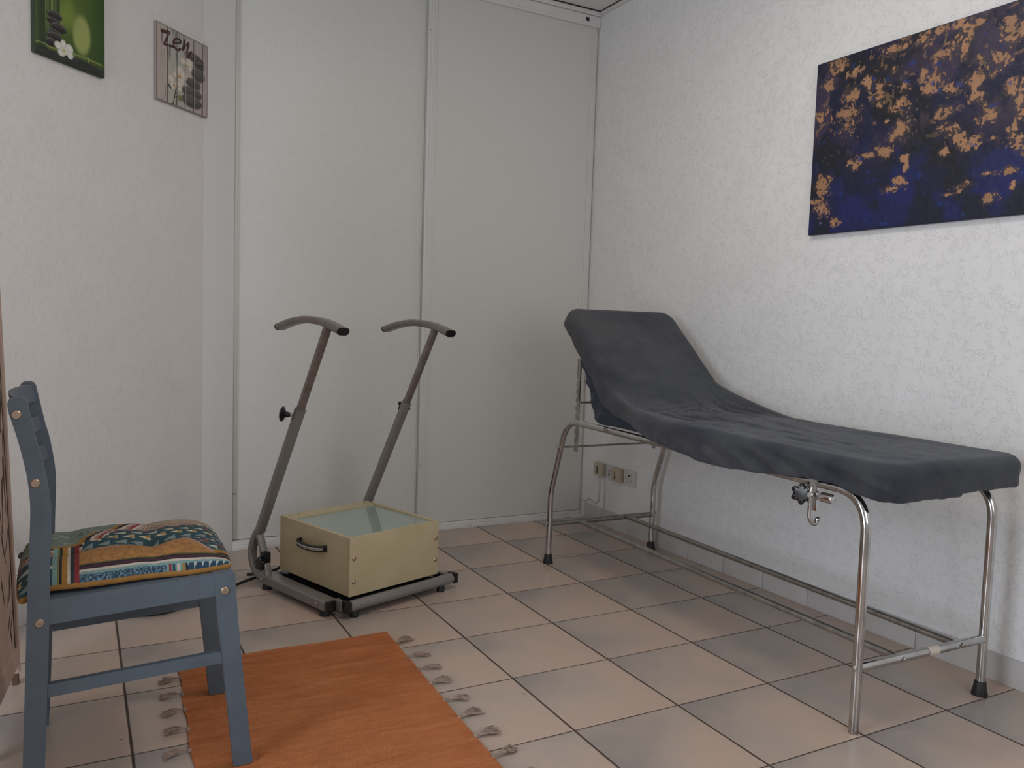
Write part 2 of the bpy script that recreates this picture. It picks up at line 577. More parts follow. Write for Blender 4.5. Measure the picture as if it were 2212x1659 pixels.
# floor
poly = [(XL-0.3, YF-0.3), (xw(YF)+0.3, YF-0.3), (xw(YF)+0.3, 0.6), (-3.3, 0.6), (CE.x-0.3, CE.y+0.1)]
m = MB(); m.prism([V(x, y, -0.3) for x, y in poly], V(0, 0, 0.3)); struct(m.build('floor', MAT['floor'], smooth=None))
m = MB(); m.prism([V(x, y, H) for x, y in poly], V(0, 0, 0.3)); struct(m.build('ceiling', MAT['ceiling'], smooth=None))
# right wall
m = MB(); m.prism([V(xw(0.5), 0.5, 0), V(xw(YF), YF, 0), V(xw(YF)+0.3, YF, 0), V(xw(YF)+0.3, 0.5, 0)], V(0, 0, H))
struct(m.build('wall_right', MAT['wall'], smooth=None))
# back wall: narrow smooth pier left of the closet + wall behind the doors
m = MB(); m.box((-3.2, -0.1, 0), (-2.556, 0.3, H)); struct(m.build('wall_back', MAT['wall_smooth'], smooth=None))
m = MB(); m.box((-2.556, 0.28, 0), (xw(0), 0.5, H)); struct(m.build('wall_closet', MAT['wall_smooth'], smooth=None))
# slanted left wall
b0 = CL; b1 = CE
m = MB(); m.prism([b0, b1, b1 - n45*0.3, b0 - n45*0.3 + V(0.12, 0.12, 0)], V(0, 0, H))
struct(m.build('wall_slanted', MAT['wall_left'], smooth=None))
# left wall with opening
def wall_open(name, a, b, thick, o0, o1, z0, z1):
    """wall along a->b with an opening between distances o0..o1 and heights z0..z1"""
    a = V(*a); b = V(*b); t = (b-a).normalized(); Lw = (b-a).length; nn = V(-t.y, t.x, 0)*thick
    mm = MB()
    def blk(s0, s1, h0, h1):
        mm.prism([a+t*s0+V(0,0,h0), a+t*s1+V(0,0,h0), a+t*s1+nn+V(0,0,h0), a+t*s0+nn+V(0,0,h0)], V(0,0,h1-h0))
    blk(0, o0, 0, H); blk(o1, Lw, 0, H); blk(o0, o1, 0, z0); blk(o0, o1, z1, H)
    return struct(mm.build(name, MAT['wall'], smooth=None))
wall_open('wall_left', (XL, YF, 0), (XL, CE.y, 0), 0.3, 4.9, 8.3, 0.2, 6.4)
wall_open('wall_front', (xw(YF)+0.3, YF, 0), (XL-0.3, YF, 0), 0.3, xw(YF)+0.3-1.2, xw(YF)+0.3+3.6, 2.4, 6.6)
def window(name, c, along, w, h):
    c = V(*c); a = V(*along); nn = V(-a.y, a.x, 0)
    mm = MB()
    for s in (-1, 1):
        mm.obox(c + a*(s*(w/2-0.08)), (0.16, 0.2, h), (a, nn, (0,0,1)))
    for z in (-1, 1):
        mm.obox(c + V(0,0,z*(h/2-0.08)), (w-0.32, 0.2, 0.16), (a, nn, (0,0,1)))
    mm.obox(c, (0.14, 0.18, h-0.32), (a, nn, (0,0,1)))
    o = struct(mm.build(name, MAT['track'], smooth=None))
    return o
window('window_1', (-1.2, YF-0.16, 4.5), (1,0,0), 4.8, 4.2)
window('window_2', (XL-0.16, -8.4, 3.3), (0,1,0), 3.4, 6.2)

# skirting tiles
def skirt(name, a, b, h, th=0.03, off=0.0, step=0.667):
    a = V(*a); b = V(*b); t = (b-a).normalized(); Lw = (b-a).length; nn = V(t.y, -t.x, 0)
    mm = MB(); s = 0
    first = True
    while s < Lw - 1e-4:
        e = min(Lw, (step*off if first and off else s+step)) if (first and off) else min(Lw, s+step)
        first = False
        c = a + t*((s+e)/2) + nn*(th/2) + V(0, 0, h/2)
        mm.obox(c, (e-s-0.006, th, h), (t, nn, (0,0,1)), 0, 0.006)
        s = e
    return struct(mm.build(name, MAT['skirting']))
skirt('baseboard_right', (xw(-0.22), -0.22, 0), (xw(-14.9), -14.9, 0), 0.255, off=0.72)
bb = CL + d45*0.05
skirt('baseboard_slanted', tuple(CE), tuple(bb), 0.24)
skirt('baseboard_left', (XL, -14.9, 0), (XL, CE.y-0.1, 0), 0.24)

# closet: top and bottom tracks, jambs
m = MB()
m.box((-2.556, -0.13, 7.70), (2.872, 0.28, 7.86), 0, 0.008)
m.box((-2.556, -0.16, 7.865), (2.878, 0.28, H-0.012), 0, 0.006)
m.box((2.60, -0.134, 7.765), (2.66, -0.12, 7.82), 1)
m.box((-2.556, -0.137, 7.735), (2.872, -0.13, 7.745), 0)
struct(m.build('trim_1', [MAT['track'], MAT['gap']], smooth=35))
m = MB()
m.box((-2.556, -0.12, 0.0), (2.86, 0.10, 0.060), 0, 0.006)
m.box((-2.556, -0.09, 0.061), (2.86, 0.10, 0.105), 0, 0.006)
m.box((2.66, -0.17, 0.0), (2.88, -0.12, 0.025), 0, 0.004)
for px in (0.83, 0.87, 0.90):
    m.lathe((px, -0.1215, 0.035), (0, 1, 0), [(0.008, -0.003), (0.008, 0.004)], 8, 1)
struct(m.build('trim_2', [MAT['track'], MAT['brass']], smooth=35))
# dark shadow gap and cornice bead under the ceiling
m = MB()
m.box((-2.556, -0.18, H-0.012), (2.868, -0.10, H-0.001), 1)
yy0, yy1 = -0.17, -14.9
def strip(x0, x1, z0, z1, mi):
    m.prism([V(xw(yy0)-x0, yy0, z0), V(xw(yy1)-x0, yy1, z0), V(xw(yy1)-x1, yy1, z0), V(xw(yy0)-x1, yy0, z0)], V(0,0,z1-z0), mi)
strip(0.0, 0.05, H-0.06, H-0.012, 0)
strip(0.0, 0.062, H-0.012, H-0.001, 1)
struct(m.build('trim_3', [MAT['track'], MAT['gap']], smooth=None))
# side jamb fillet in the right corner
m = MB(); m.box((2.862, -0.10, 0.0), (2.884, 0.28, 7.70)); struct(m.build('trim_4', MAT['wall_smooth'], smooth=None))

# sliding doors (1: rear leaf at left, 2: front leaf at right)
def sliding(name, x0, x1, y, ledge_l, ledge_r, z0, z1):
    mm = MB(); mm.box((x0+ledge_l*0.6, y+0.012, z0), (x1-ledge_r*0.6, y+0.05, z1))
    o = struct(mm.build(name, MAT['door'], smooth=None))
    f = MB()
    for xa, w, s in ((x0, ledge_l, 1), (x1, ledge_r, -1)):
        a_, b_ = (xa, xa+w) if s > 0 else (xa-w, xa)
        f.box((a_, y-0.004, z0), (b_, y+0.06, z1), 0, 0.004)
        mid = (a_+b_)/2
        f.box((mid-w*0.16, y-0.012, z0), (mid+w*0.16, y, z1), 0, 0.003)
    f.box((x0+ledge_l, y+0.004, z0), (x1-ledge_r, y+0.02, z0+0.02), 0)
    f.build('door_frame', MAT['door_alu'], o)
    return o
dl = sliding('door_1', -2.556+0.004, 0.12, 0.0, 0.055, 0.1, 0.115, 7.72)
dr = sliding('door_2', 0.034, 2.856, -0.085, 0.135, 0.10, 0.112, 7.70)
for q in ((0.060, -0.0895, 7.15), (0.052, -0.0895, 0.98)):
    MB().lathe(q, (0, 1, 0), [(0.010, -0.004), (0.010, 0.004)], 10).build('screw', MAT['screw'], dr)
for xx in (-2.53, -2.50):
    MB().lathe((xx, -0.013, 0.73), (0, 1, 0), [(0.007, -0.004), (0.007, 0.006)], 8).build('screw', MAT['gap'], dl)

# ceiling lamp (above the frame, lights the room)
def ceiling_lamp(x, y, power, colr):
    t = thing('ceiling_light', (x, y, H), 'round white ceiling light fitted flat under the ceiling', 'ceiling light')
    mm = MB(); mm.lathe((x, y, H), (0,0,-1), [(0.62, 0.0), (0.62, 0.10), (0.56, 0.12)], 40); mm.build('lamp_housing', MAT['track'], t)
    md, nt, b = newmat('lit_diffuser')
    b.inputs['Emission Color'].default_value = tuple(colr)+(1,); b.inputs['Emission Strength'].default_value = 2.0
    mm = MB(); mm.lathe((x, y, H-0.12), (0,0,-1), [(0.55, 0.0), (0.5, 0.06), (0.3, 0.10), (0.02, 0.11)], 40); mm.build('diffuser', md, t)
    d = bpy.data.lights.new('lamp_light', 'AREA'); d.shape = 'DISK'; d.size = 1.1*T; d.energy = power; d.color = colr
    o = bpy.data.objects.new('lamp_light', d); col.objects.link(o); o.location = V(x, y, H-0.26)*T
ceiling_lamp(-0.6, -5.6, 10, (1.0, 0.89, 0.78))

# ================================================================== WALL PICTURES
# grid mesh helper: outward face carrying the printed pattern, plus edge box
def picture(name, O, U, W, Nn, w, h, th, nu, nv, colfun, label, cat, mats, edge_mat, relief=None, corner=0.0):
    """O lower-left corner on the wall, U / W unit vectors, Nn outward"""
    t = thing(name, tuple(O), label, cat)
    mm = MB()
    c = O + U*(w/2) + W*(h/2) + Nn*(th/2 - 0.001)
    mm.obox(c, (w, h, th-0.004), (U, W, Nn), 0, min(0.012, th*0.3))
    mm.build('panel' if cat == 'sign' else 'canvas_body', edge_mat, t)
    u = np.linspace(0, 1, nu); v = np.linspace(0, 1, nv)
    UU, VV = np.meshgrid(u, v)
    cols = colfun(UU, VV)
    hgt = relief(UU, VV) if relief is not None else np.zeros_like(UU)
    inset = 0.006
    me = bpy.data.meshes.new('print')
    Oa = np.array(O); Ua = np.array(U); Wa = np.array(W); Na = np.array(Nn)
    X = UU*(w-2*inset)+inset; Y = VV*(h-2*inset)+inset
    if corner > 0:      # clip the grid towards rounded corners
        r = corner
        for cx, cy in ((r, r), (w-r, r), (r, h-r), (w-r, h-r)):
            mx = (np.abs(X-cx) + 0*Y); sel = ((X < r) if cx == r else (X > w-r)) & ((Y < r) if cy == r else (Y > h-r))
            dd = np.hypot(X-cx, Y-cy); k = np.where(sel & (dd > r), r/np.maximum(dd, 1e-6), 1)
            X = np.where(sel, cx+(X-cx)*k, X); Y = np.where(sel, cy+(Y-cy)*k, Y)
    Pn = Oa[None, None, :] + X[..., None]*Ua + Y[..., None]*Wa + (th+hgt)[..., None]*Na
    me.vertices.add(nu*nv); me.vertices.foreach_set('co', Pn.reshape(-1, 3).ravel())
    idx = np.arange(nu*nv).reshape(nv, nu)
    q = np.stack([idx[:-1, :-1], idx[:-1, 1:], idx[1:, 1:], idx[1:, :-1]], -1).reshape(-1, 4)
    me.loops.add(len(q)*4); me.loops.foreach_set('vertex_index', q.ravel())
    me.polygons.add(len(q)); me.polygons.foreach_set('loop_start', np.arange(0, len(q)*4, 4))
    me.polygons.foreach_set('loop_total', np.full(len(q), 4))
    me.update(calc_edges=True)
    set_pattern(me, cols.reshape(-1, 3))
    finish(me, 'print' if cat == 'sign' else 'painted_canvas', mats, t, 180)
    return t

ZEN= {'planks': [0.202, 0.38, 0.54, 0.713, 0.901], 'Z': [(0.092, 0.904), (0.147, 0.911), (0.232, 0.928), (0.183, 0.833), (0.135, 0.748), (0.208, 0.755), (0.313, 0.77)], 'e': [(0.319, 0.82), (0.446, 0.872), (0.433, 0.903), (0.369, 0.894), (0.319, 0.855), (0.313, 0.804), (0.351, 0.76), (0.401, 0.757), (0.446, 0.788)], 'n': [(0.523, 0.921), (0.51, 0.845), (0.491, 0.794), (0.556, 0.87), (0.608, 0.914), (0.595, 0.856), (0.556, 0.754), (0.576, 0.72), (0.661, 0.816)], 'stones': [(0.702, 0.766, 0.174, 0.049), (0.824, 0.696, 0.11, 0.069), (0.804, 0.548, 0.136, 0.078), (0.703, 0.404, 0.148, 0.059), (0.677, 0.269, 0.2, 0.068), (0.678, 0.151, 0.201, 0.077)], 'pet': [(0.504, 0.639, 0.064, 0.044), (0.622, 0.65, 0.066, 0.058), (0.636, 0.582, 0.04, 0.045), (0.428, 0.49, 0.09, 0.067), (0.364, 0.418, 0.064, 0.044), (0.505, 0.443, 0.071, 0.071), (0.454, 0.356, 0.077, 0.054), (0.276, 0.338, 0.063, 0.053), (0.301, 0.258, 0.056, 0.053), (0.415, 0.301, 0.076, 0.062), (0.428, 0.242, 0.051, 0.036)], 'cen': [(0.57, 0.593, 0.023, 0.016), (0.434, 0.408, 0.026, 0.022), (0.327, 0.261, 0.025, 0.014)], 'stem': [(0.364, 0.242), (0.333, 0.109), (0.308, 0.018), (0.264, -0.002)], 'stem2': [(0.333, 0.105), (0.39, 0.134)], 'leaf': [(0.217, 0.247), (0.258, 0.215)], 'bud': [(0.441, 0.122, 0.044, 0.042)], 'tie': [(0.715, 0.702), (0.803, 0.753), (0.92, 0.75), (0.879, 0.686), (0.783, 0.674), (0.715, 0.68)]}
GRN= {'st': [-0.039, 0.136, 0.222, 0.233, 0.334], 'stones': [(0.264, 0.414, 0.108, 0.042), (0.247, 0.354, 0.095, 0.033), (0.318, 0.309, 0.112, 0.047), (0.262, 0.248, 0.095, 0.031), (0.261, 0.209, 0.112, 0.045), (0.213, 0.146, 0.079, 0.042)], 'pet': [(0.308, 0.145, 0.054, 0.036), (0.381, 0.177, 0.039, 0.039), (0.463, 0.149, 0.06, 0.046), (0.356, 0.086, 0.055, 0.036), (0.405, 0.116, 0.065, 0.04), (0.479, 0.091, 0.043, 0.039)], 'cen': [(0.392, 0.113, 0.026, 0.018)], 'bam': [(0.189, 0.084), (0.292, 0.096), (0.537, 0.113), (0.743, 0.117), (0.954, 0.112)], 'twig': [(-0.025, 0.094), (0.058, 0.107), (0.119, 0.108), (0.173, 0.096)], 'dark': [(-0.026, -0.009), (0.134, 0.063), (0.339, 0.065), (0.537, 0.062), (0.953, 0.078), (0.993, 0.017), (0.536, 0.016), (0.211, -0.004), (-0.019, -0.017)], 'blur': [(0.65, 0.334, 0.128, 0.184), (0.45, 0.5, 0.099, 0.124), (0.406, 0.24, 0.082, 0.113)]}
BLOB= [(4.71, 5.966, 0.119, 0.097), (4.625, 5.781, 0.081, 0.065), (4.951, 5.827, 0.113, 0.047), (5.11, 5.672, 0.083, 0.093), (4.929, 5.615, 0.114, 0.079), (5.252, 5.45, 0.08, 0.054), (4.907, 5.401, 0.171, 0.095), (4.915, 5.29, 0.133, 0.079), (4.516, 5.467, 0.103, 0.058), (5.517, 5.362, 0.118, 0.075), (5.518, 5.127, 0.118, 0.112), (5.347, 5.235, 0.035, 0.03), (5.422, 5.041, 0.052, 0.038), (5.003, 4.868, 0.094, 0.071), (5.184, 4.924, 0.091, 0.047), (5.343, 4.935, 0.105, 0.069), (5.574, 4.823, 0.059, 0.045), (5.604, 4.759, 0.033, 0.059), (5.566, 4.603, 0.076, 0.052), (4.593, 4.704, 0.103, 0.116), (4.6, 4.474, 0.123, 0.116), (4.796, 4.275, 0.079, 0.049), (5.423, 5.942, 0.153, 0.075), (5.732, 5.97, 0.08, 0.072), (5.755, 5.879, 0.056, 0.036), (5.901, 5.991, 0.077, 0.043), (6.065, 5.996, 0.074, 0.056), (6.159, 5.9, 0.102, 0.096), (6.27, 5.934, 0.057, 0.054), (5.889, 5.744, 0.093, 0.085), (6.007, 5.781, 0.09, 0.084), (6.128, 5.733, 0.059, 0.069), (5.744, 5.598, 0.064, 0.072), (5.818, 5.452, 0.095, 0.065), (5.874, 5.538, 0.078, 0.071), (6.037, 5.387, 0.09, 0.07), (6.252, 5.418, 0.114, 0.11), (6.263, 5.281, 0.086, 0.062), (6.294, 5.608, 0.064, 0.054), (6.462, 5.563, 0.108, 0.08), (6.602, 5.281, 0.092, 0.079), (6.534, 5.841, 0.08, 0.079), (6.595, 5.72, 0.092, 0.105), (5.991, 5.203, 0.121, 0.071), (6.019, 5.03, 0.106, 0.078), (6.146, 4.924, 0.088, 0.056), (6.266, 4.861, 0.114, 0.069), (6.415, 5.114, 0.11, 0.101), (6.46, 4.872, 0.034, 0.02), (6.634, 4.86, 0.053, 0.092), (6.693, 4.772, 0.052, 0.078), (6.68, 5.109, 0.052, 0.091), (5.989, 4.826, 0.061, 0.05), (6.165, 4.465, 0.074, 0.042), (6.252, 4.481, 0.072, 0.042), (6.11, 4.417, 0.089, 0.021), (6.668, 4.412, 0.039, 0.04), (6.456, 4.561, 0.123, 0.027), (6.474, 4.331, 0.069, 0.054), (5.276, 5.61, 0.106, 0.031), (5.536, 5.563, 0.084, 0.074), (5.404, 5.742, 0.052, 0.045), (5.425, 4.547, 0.087, 0.046), (5.231, 5.5, 0.107, 0.077), (6.631, 4.561, 0.079, 0.04)]


def ellm(U, W, e, soft=0.12):
    cx, cy, rx, ry = e
    d = np.hypot((U-cx)/rx, (W-cy)/ry)
    return 1 - sstep(1-soft, 1+soft, d)
def zen_cols(U, W):
    c = np.zeros(U.shape+(3,)) + s2l((176, 166, 158))
    pl = [0] + ZEN['planks'] + [1]
    for i in range(6):
        k = (U >= pl[i]) & (U < pl[i+1])
        c[k] = s2l((176+random.Random(i).randint(-9, 9), 166+random.Random(i+9).randint(-7, 7), 158))
    g = fbm(U*60, W*5, 4, 3); g2 = fbm(U*7, W*5, 3, 8)
    c = c*(0.80+0.28*g+0.12*g2)[..., None]
    c = lerpc(c, s2l((96, 88, 84)), sstep(0.66, 0.76, fbm(U*42, W*3, 3, 21))*0.7)
    asp = 0.87/0.9
    for e in ZEN['stones']:
        mk = ellm(U, W, e, 0.08)
        dd = np.hypot((U-e[0])/e[2], (W-e[1])/e[3])
        sh = 0.75 + 0.35*np.clip((W-e[1])/e[3], -1, 1)
        st = s2l((98, 92, 90))[None, None, :]*(sh*(0.85+0.35*fbm(U*30, W*30, 3, 5)))[..., None]
        c = lerpc(c, s2l((30, 24, 22)), ellm(U, W, (e[0], e[1]-0.02, e[2]*1.02, e[3]*1.08), 0.15)*0.8)
        c = c*(1-mk[..., None]) + st*mk[..., None]
    for e in ZEN['pet']:
        mk = ellm(U, W, e, 0.12); dd = np.hypot((U-e[0])/e[2], (W-e[1])/e[3])
        c = lerpc(c, s2l((205, 196, 182))[None, None]*(1.08-0.32*np.clip(dd, 0, 1)**3)[..., None], mk*0.95)
    for e in ZEN['cen']: c = lerpc(c, s2l((182, 132, 72)), ellm(U, W, e, 0.4))
    c = lerpc(c, s2l((120, 116, 70)), ellm(U, W, ZEN['bud'][0], 0.2))
    for key, w in (('stem', 0.008), ('stem2', 0.007), ('leaf', 0.014)):
        c = lerpc(c, s2l((38, 34, 22)), 1-sstep(w*0.7, w*1.3, seg_dist(U, W, ZEN[key], asp)))
    c = lerpc(c, s2l((42, 26, 20)), 1-sstep(0.004, 0.009, seg_dist(U, W, ZEN['tie']+[ZEN['tie'][0]], asp)))
    for key in ('Z', 'e', 'n'):
        pts = [tuple(p) for p in ZEN[key]]
        sp = [(q.x, q.y) for q in spline([V(a, b, 0) for a, b in pts], 6)] if key != 'Z' else pts
        c = lerpc(c, s2l((66, 30, 26)), 1-sstep(0.013, 0.020, seg_dist(U, W, sp, asp)))
        if key == 'Z': c = lerpc(c, s2l((66, 30, 26)), 1-sstep(0.020, 0.027, seg_dist(U, W, pts[:3], asp)))
        if key == 'n': c = lerpc(c, s2l((66, 30, 26)), 1-sstep(0.018, 0.024, seg_dist(U, W, pts[:3], asp)))
    for p in ZEN['planks']:
        c = lerpc(c, s2l((30, 22, 20)), 1-sstep(0.004, 0.009, np.abs(U-p)))
        c = lerpc(c, s2l((205, 198, 190)), (1-sstep(0.003, 0.008, np.abs(U-p-0.014)))*0.5)
    ed = np.minimum(np.minimum(U, 1-U), np.minimum(W, 1-W))
    c = lerpc(c, s2l((120, 108, 100)), 1-sstep(0.0, 0.02, ed))
    return c
O = CL + d45*0.87 + V(0, 0, 5.496)
m_zen = attr_mat('printed_board', 0.5)
picture('wall_sign', O, -d45, V(0,0,1), n45, 0.90, 0.87, 0.035, 240, 240, zen_cols,
        'small plank-look wall sign with the word Zen, white orchids and stacked stones', 'sign', m_zen, simple('sign_edge', (0.30, 0.26, 0.23), 0.6), None, 0.05)

def grn_cols(U, W):
    c = np.zeros(U.shape+(3,)) + s2l((72, 96, 30))
    f = fbm(U*2.2+1, W*2.6, 3, 4)
    c = lerpc(c, s2l((122, 140, 58)), sstep(0.35, 0.75, f)*(1-sstep(0.62, 0.95, U)))
    c = lerpc(c, s2l((34, 66, 18)), sstep(0.62, 0.98, U)*0.75)
    c = lerpc(c, s2l((36, 66, 20)), (1-sstep(0.12, 0.42, W))*0.5)
    c = lerpc(c, s2l((150, 160, 92)), ellm(U, W, GRN['blur'][0], 0.25))
    c = lerpc(c, s2l((120, 136, 56)), ellm(U, W, GRN['blur'][1], 0.8)*0.7)
    st = GRN['st']
    for a, b, cc in ((st[0]-0.05, st[1], (64, 84, 46)), (st[1]+0.012, st[2]-0.008, (86, 104, 58)), (st[3]+0.01, st[4], (70, 92, 46))):
        x = (U-a)/(b-a); k = (x > 0) & (x < 1)
        sh = 0.45 + 0.75*np.exp(-((x-0.35)/0.22)**2)
        c[k] = (s2l(cc)[None, None]*sh[..., None])[k]
    for zc in (0.62, 0.63):
        c = lerpc(c, s2l((40, 52, 26)), (1-sstep(0.004, 0.01, np.abs(W-zc)))*(U < st[1])*0.6)
    dk = 1-sstep(0.035, 0.05, W - (0.02 + 0.03*np.sin(np.clip(U, 0, 1)*math.pi)))
    c = lerpc(c, s2l((38, 40, 38)), dk)
    c = lerpc(c, s2l((56, 60, 58)), dk*sstep(0.5, 0.7, fbm(U*14, W*30, 3, 2))*0.6)
    for e in GRN['stones']:
        mk = ellm(U, W, e, 0.10); sh = 0.55+0.75*np.clip((W-e[1])/e[3], -0.5, 1)
        c = c*(1-mk[..., None]) + (s2l((62, 58, 56))[None, None]*sh[..., None])*mk[..., None]
        c = lerpc(c, s2l((130, 132, 120)), (1-sstep(0.03, 0.10, np.abs(np.hypot((U-e[0])/e[2], (W-e[1])/e[3])-0.86)))*(W > e[1])*0.5)
    bd = seg_dist(U, W, GRN['bam'], 1.16)
    c = lerpc(c, s2l((72, 88, 36)), 1-sstep(0.020, 0.026, bd))
    c = lerpc(c, s2l((128, 138, 72)), 1-sstep(0.004, 0.012, seg_dist(U, W, [(a, b+0.008) for a, b in GRN['bam']], 1.16)))
    for x in (0.537, 0.743): c = lerpc(c, s2l((150, 160, 90)), (1-sstep(0.004, 0.010, np.abs(U-x)))*(bd < 0.03))
    c = lerpc(c, s2l((130, 138, 84)), 1-sstep(0.004, 0.009, seg_dist(U, W, GRN['twig'], 1.16)))
    for e in GRN['pet']:
        mk = ellm(U, W, e, 0.12); dd = np.hypot((U-e[0])/e[2], (W-e[1])/e[3])
        c = lerpc(c, s2l((214, 212, 202))[None, None]*(1.05-0.3*np.clip(dd, 0, 1)**3)[..., None], mk)
    c = lerpc(c, s2l((190, 176, 120)), ellm(U, W, GRN['cen'][0], 0.5))
    return c
O = CL + d45*2.50 + V(0, 0, 5.49)
picture('canvas_picture', O, -d45, V(0,0,1), n45, 0.86, 1.0, 0.05, 220, 250, grn_cols,
        'green canvas picture of bamboo, stacked dark stones and a white orchid on the left wall', 'picture', attr_mat('printed_canvas', 0.5, 0.1, 900), simple('canvas_edge', (0.03, 0.045, 0.02), 0.6))

# big blue and copper abstract on the right wall
PY0, PY1, PZ0, PZ1 = 4.44, 7.95, 4.165, 6.03
pang = math.atan(0.0153)
PU = V(math.sin(pang), -math.cos(pang), 0); PN = V(-math.cos(pang), -math.sin(pang), 0)
def blue_cols(U, W):
    y = PY0 + U*(PY1-PY0); z = PZ0 + W*(PZ1-PZ0)
    wx = (fbm(y*3.1, z*3.1, 3, 11)-0.5); wy = (fbm(y*3.1+9, z*3.1, 3, 12)-0.5)
    c = np.zeros(U.shape+(3,)) + s2l((20, 22, 52))
    f = fbm(y*2.2+wx*2, z*2.6+wy*2, 4, 1)
    c = lerpc(c, s2l((58, 48, 72)), sstep(0.45, 0.68, f)*sstep(4.6, 5.4, z)*0.9)
    c = lerpc(c, s2l((22, 32, 92)), sstep(0.46, 0.68, fbm(y*3+3, z*3, 4, 2))*(1-sstep(4.3, 5.6, z))*0.9)
    c = lerpc(c, s2l((20, 28, 84)), (1-sstep(4.2, 4.6, z + (fbm(y*2, z*2, 3, 44)-0.5)*0.5))*0.6)
    c = lerpc(c, s2l((16, 22, 26)), sstep(0.52, 0.70, fbm(y*2.6+7, z*2.6, 4, 3))*0.85)
    c = lerpc(c, s2l((84, 68, 78)), sstep(0.60, 0.72, fbm(y*4.3+wx, z*2.2+y*1.5, 4, 6))*sstep(4.9, 5.4, z)*0.75)
    # copper blobs, ragged
    dm = np.full(U.shape, -9.0)
    rag = fbm(y*16+wx*4, z*16+wy*4, 4, 31, 0.62)-0.5
    rag2 = fbm(y*42, z*42, 3, 37, 0.6)-0.5
    bl = list(BLOB)
    rnd = random.Random(5)
    for i in range(34):
        bl.append((rnd.uniform(6.75, 7.9), rnd.uniform(4.4, 5.95), rnd.uniform(0.05, 0.13), rnd.uniform(0.04, 0.1)))
    for (by, bz, ry, rz) in bl:
        k = (np.abs(y-by) < ry*2.2) & (np.abs(z-bz) < rz*2.2)
        q = 1-np.hypot((y[k]-by)/(ry*1.02), (z[k]-bz)/(rz*1.02))
        dm[k] = np.maximum(dm[k], q)
    m1 = sstep(0.20, 0.26, dm*0.62 + rag*1.6 + rag2*0.9)
    halo = sstep(-0.35, 0.5, dm + rag*1.6)*0.5
    c = lerpc(c, s2l((84, 68, 56)), halo)
    tone = 0.78 + 0.45*fbm(y*9, z*9, 3, 60)
    cop = s2l((160, 120, 88))[None, None]*tone[..., None]
    c = c*(1-m1[..., None]) + cop*m1[..., None]
    m2 = sstep(0.66, 0.70, fbm(y*20+wx*5, z*14, 4, 71, 0.6))*sstep(4.7, 5.3, z)*0.55
    c = lerpc(c, s2l((134, 104, 78)), m2)
    m3 = sstep(0.66, 0.72, fbm(y*26, z*22+wx*6, 3, 81))*m1
    c = lerpc(c, s2l((26, 26, 44)), m3*0.85)
    c = lerpc(c, s2l((20, 52, 120)), sstep(0.76, 0.80, fbm(y*12, z*12, 3, 91))*0.6)
    return c
def blue_relief(U, W):
    y = PY0 + U*(PY1-PY0); z = PZ0 + W*(PZ1-PZ0)
    return (fbm(y*24, z*24, 3, 37)-0.5)*0.004*np.clip(np.minimum(np.minimum(U, 1-U), np.minimum(W, 1-W))*40, 0, 1)
O = V(xw(-PY0), -PY0, PZ0)
picture('abstract_painting', O, PU, V(0,0,1), PN, PY1-PY0, PZ1-PZ0, 0.055, 900, 480, blue_cols,
        'large dark blue abstract painting with copper patches on the right wall', 'painting', attr_mat('acrylic_paint', 0.55), simple('painting_edge', (0.006, 0.008, 0.035), 0.5), blue_relief)
# ================================================================== COUCH
def cx(w, y):
    """x of a point at lateral position w (-1 near frame .. +1 far frame), couch is very slightly turned"""
    return 1.87 + (y+2.138)*0.0245 + w*(0.831 - (-y-2.138)*0.0068)
couch = thing('examination_couch', (cx(0, -4.5), -4.5, 0), 'chromed tubular examination couch with raised head end along the right wall', 'examination couch')
RL = 0.038
for w in (-1, 1):
    dz = 0.0 if w < 0 else -0.03
    pts = [V(cx(w, -2.15), -2.15, 0.03), V(cx(w, -2.16), -2.16, 0.93), V(cx(w, -2.50), -2.50, 1.905+dz),
           V(cx(w, -6.93), -6.93, 1.865+dz), V(cx(w, -6.935), -6.935, 0.03 if w > 0 else 0.0)]
    path = fillet(pts, [0.12, 0.27, 0.30], 14)
    sf = MB().tube(path, RL, 24).build('side_frame', MAT['chrome'], couch, 60)
    for yy in (-2.15, -6.935):
        if w < 0 and yy < -5: continue
        mm = MB(); mm.lathe((cx(w, yy), yy, 0), (0,0,1), [(0.064, 0.0), (0.066, 0.012), (0.054, 0.06), (0.047, 0.12), (0.044, 0.125), (0.040, 0.125)], 24)
        mm.build('rubber_foot', MAT['black_rubber'], sf)
    # bolt heads on the legs and the rail
    for (yy, zz) in ((-2.157, 0.53), (-6.935, 0.52), (-2.37, 1.55)):
        mm = MB(); xs = cx(w, yy) + (w*RL)
        mm.lathe((xs - w*0.004, yy, zz), (w, 0, 0), [(0.022, 0), (0.022, 0.010), (0.016, 0.018), (0.006, 0.021)], 14)
        mm.build('bolt', MAT['screw'], sf)
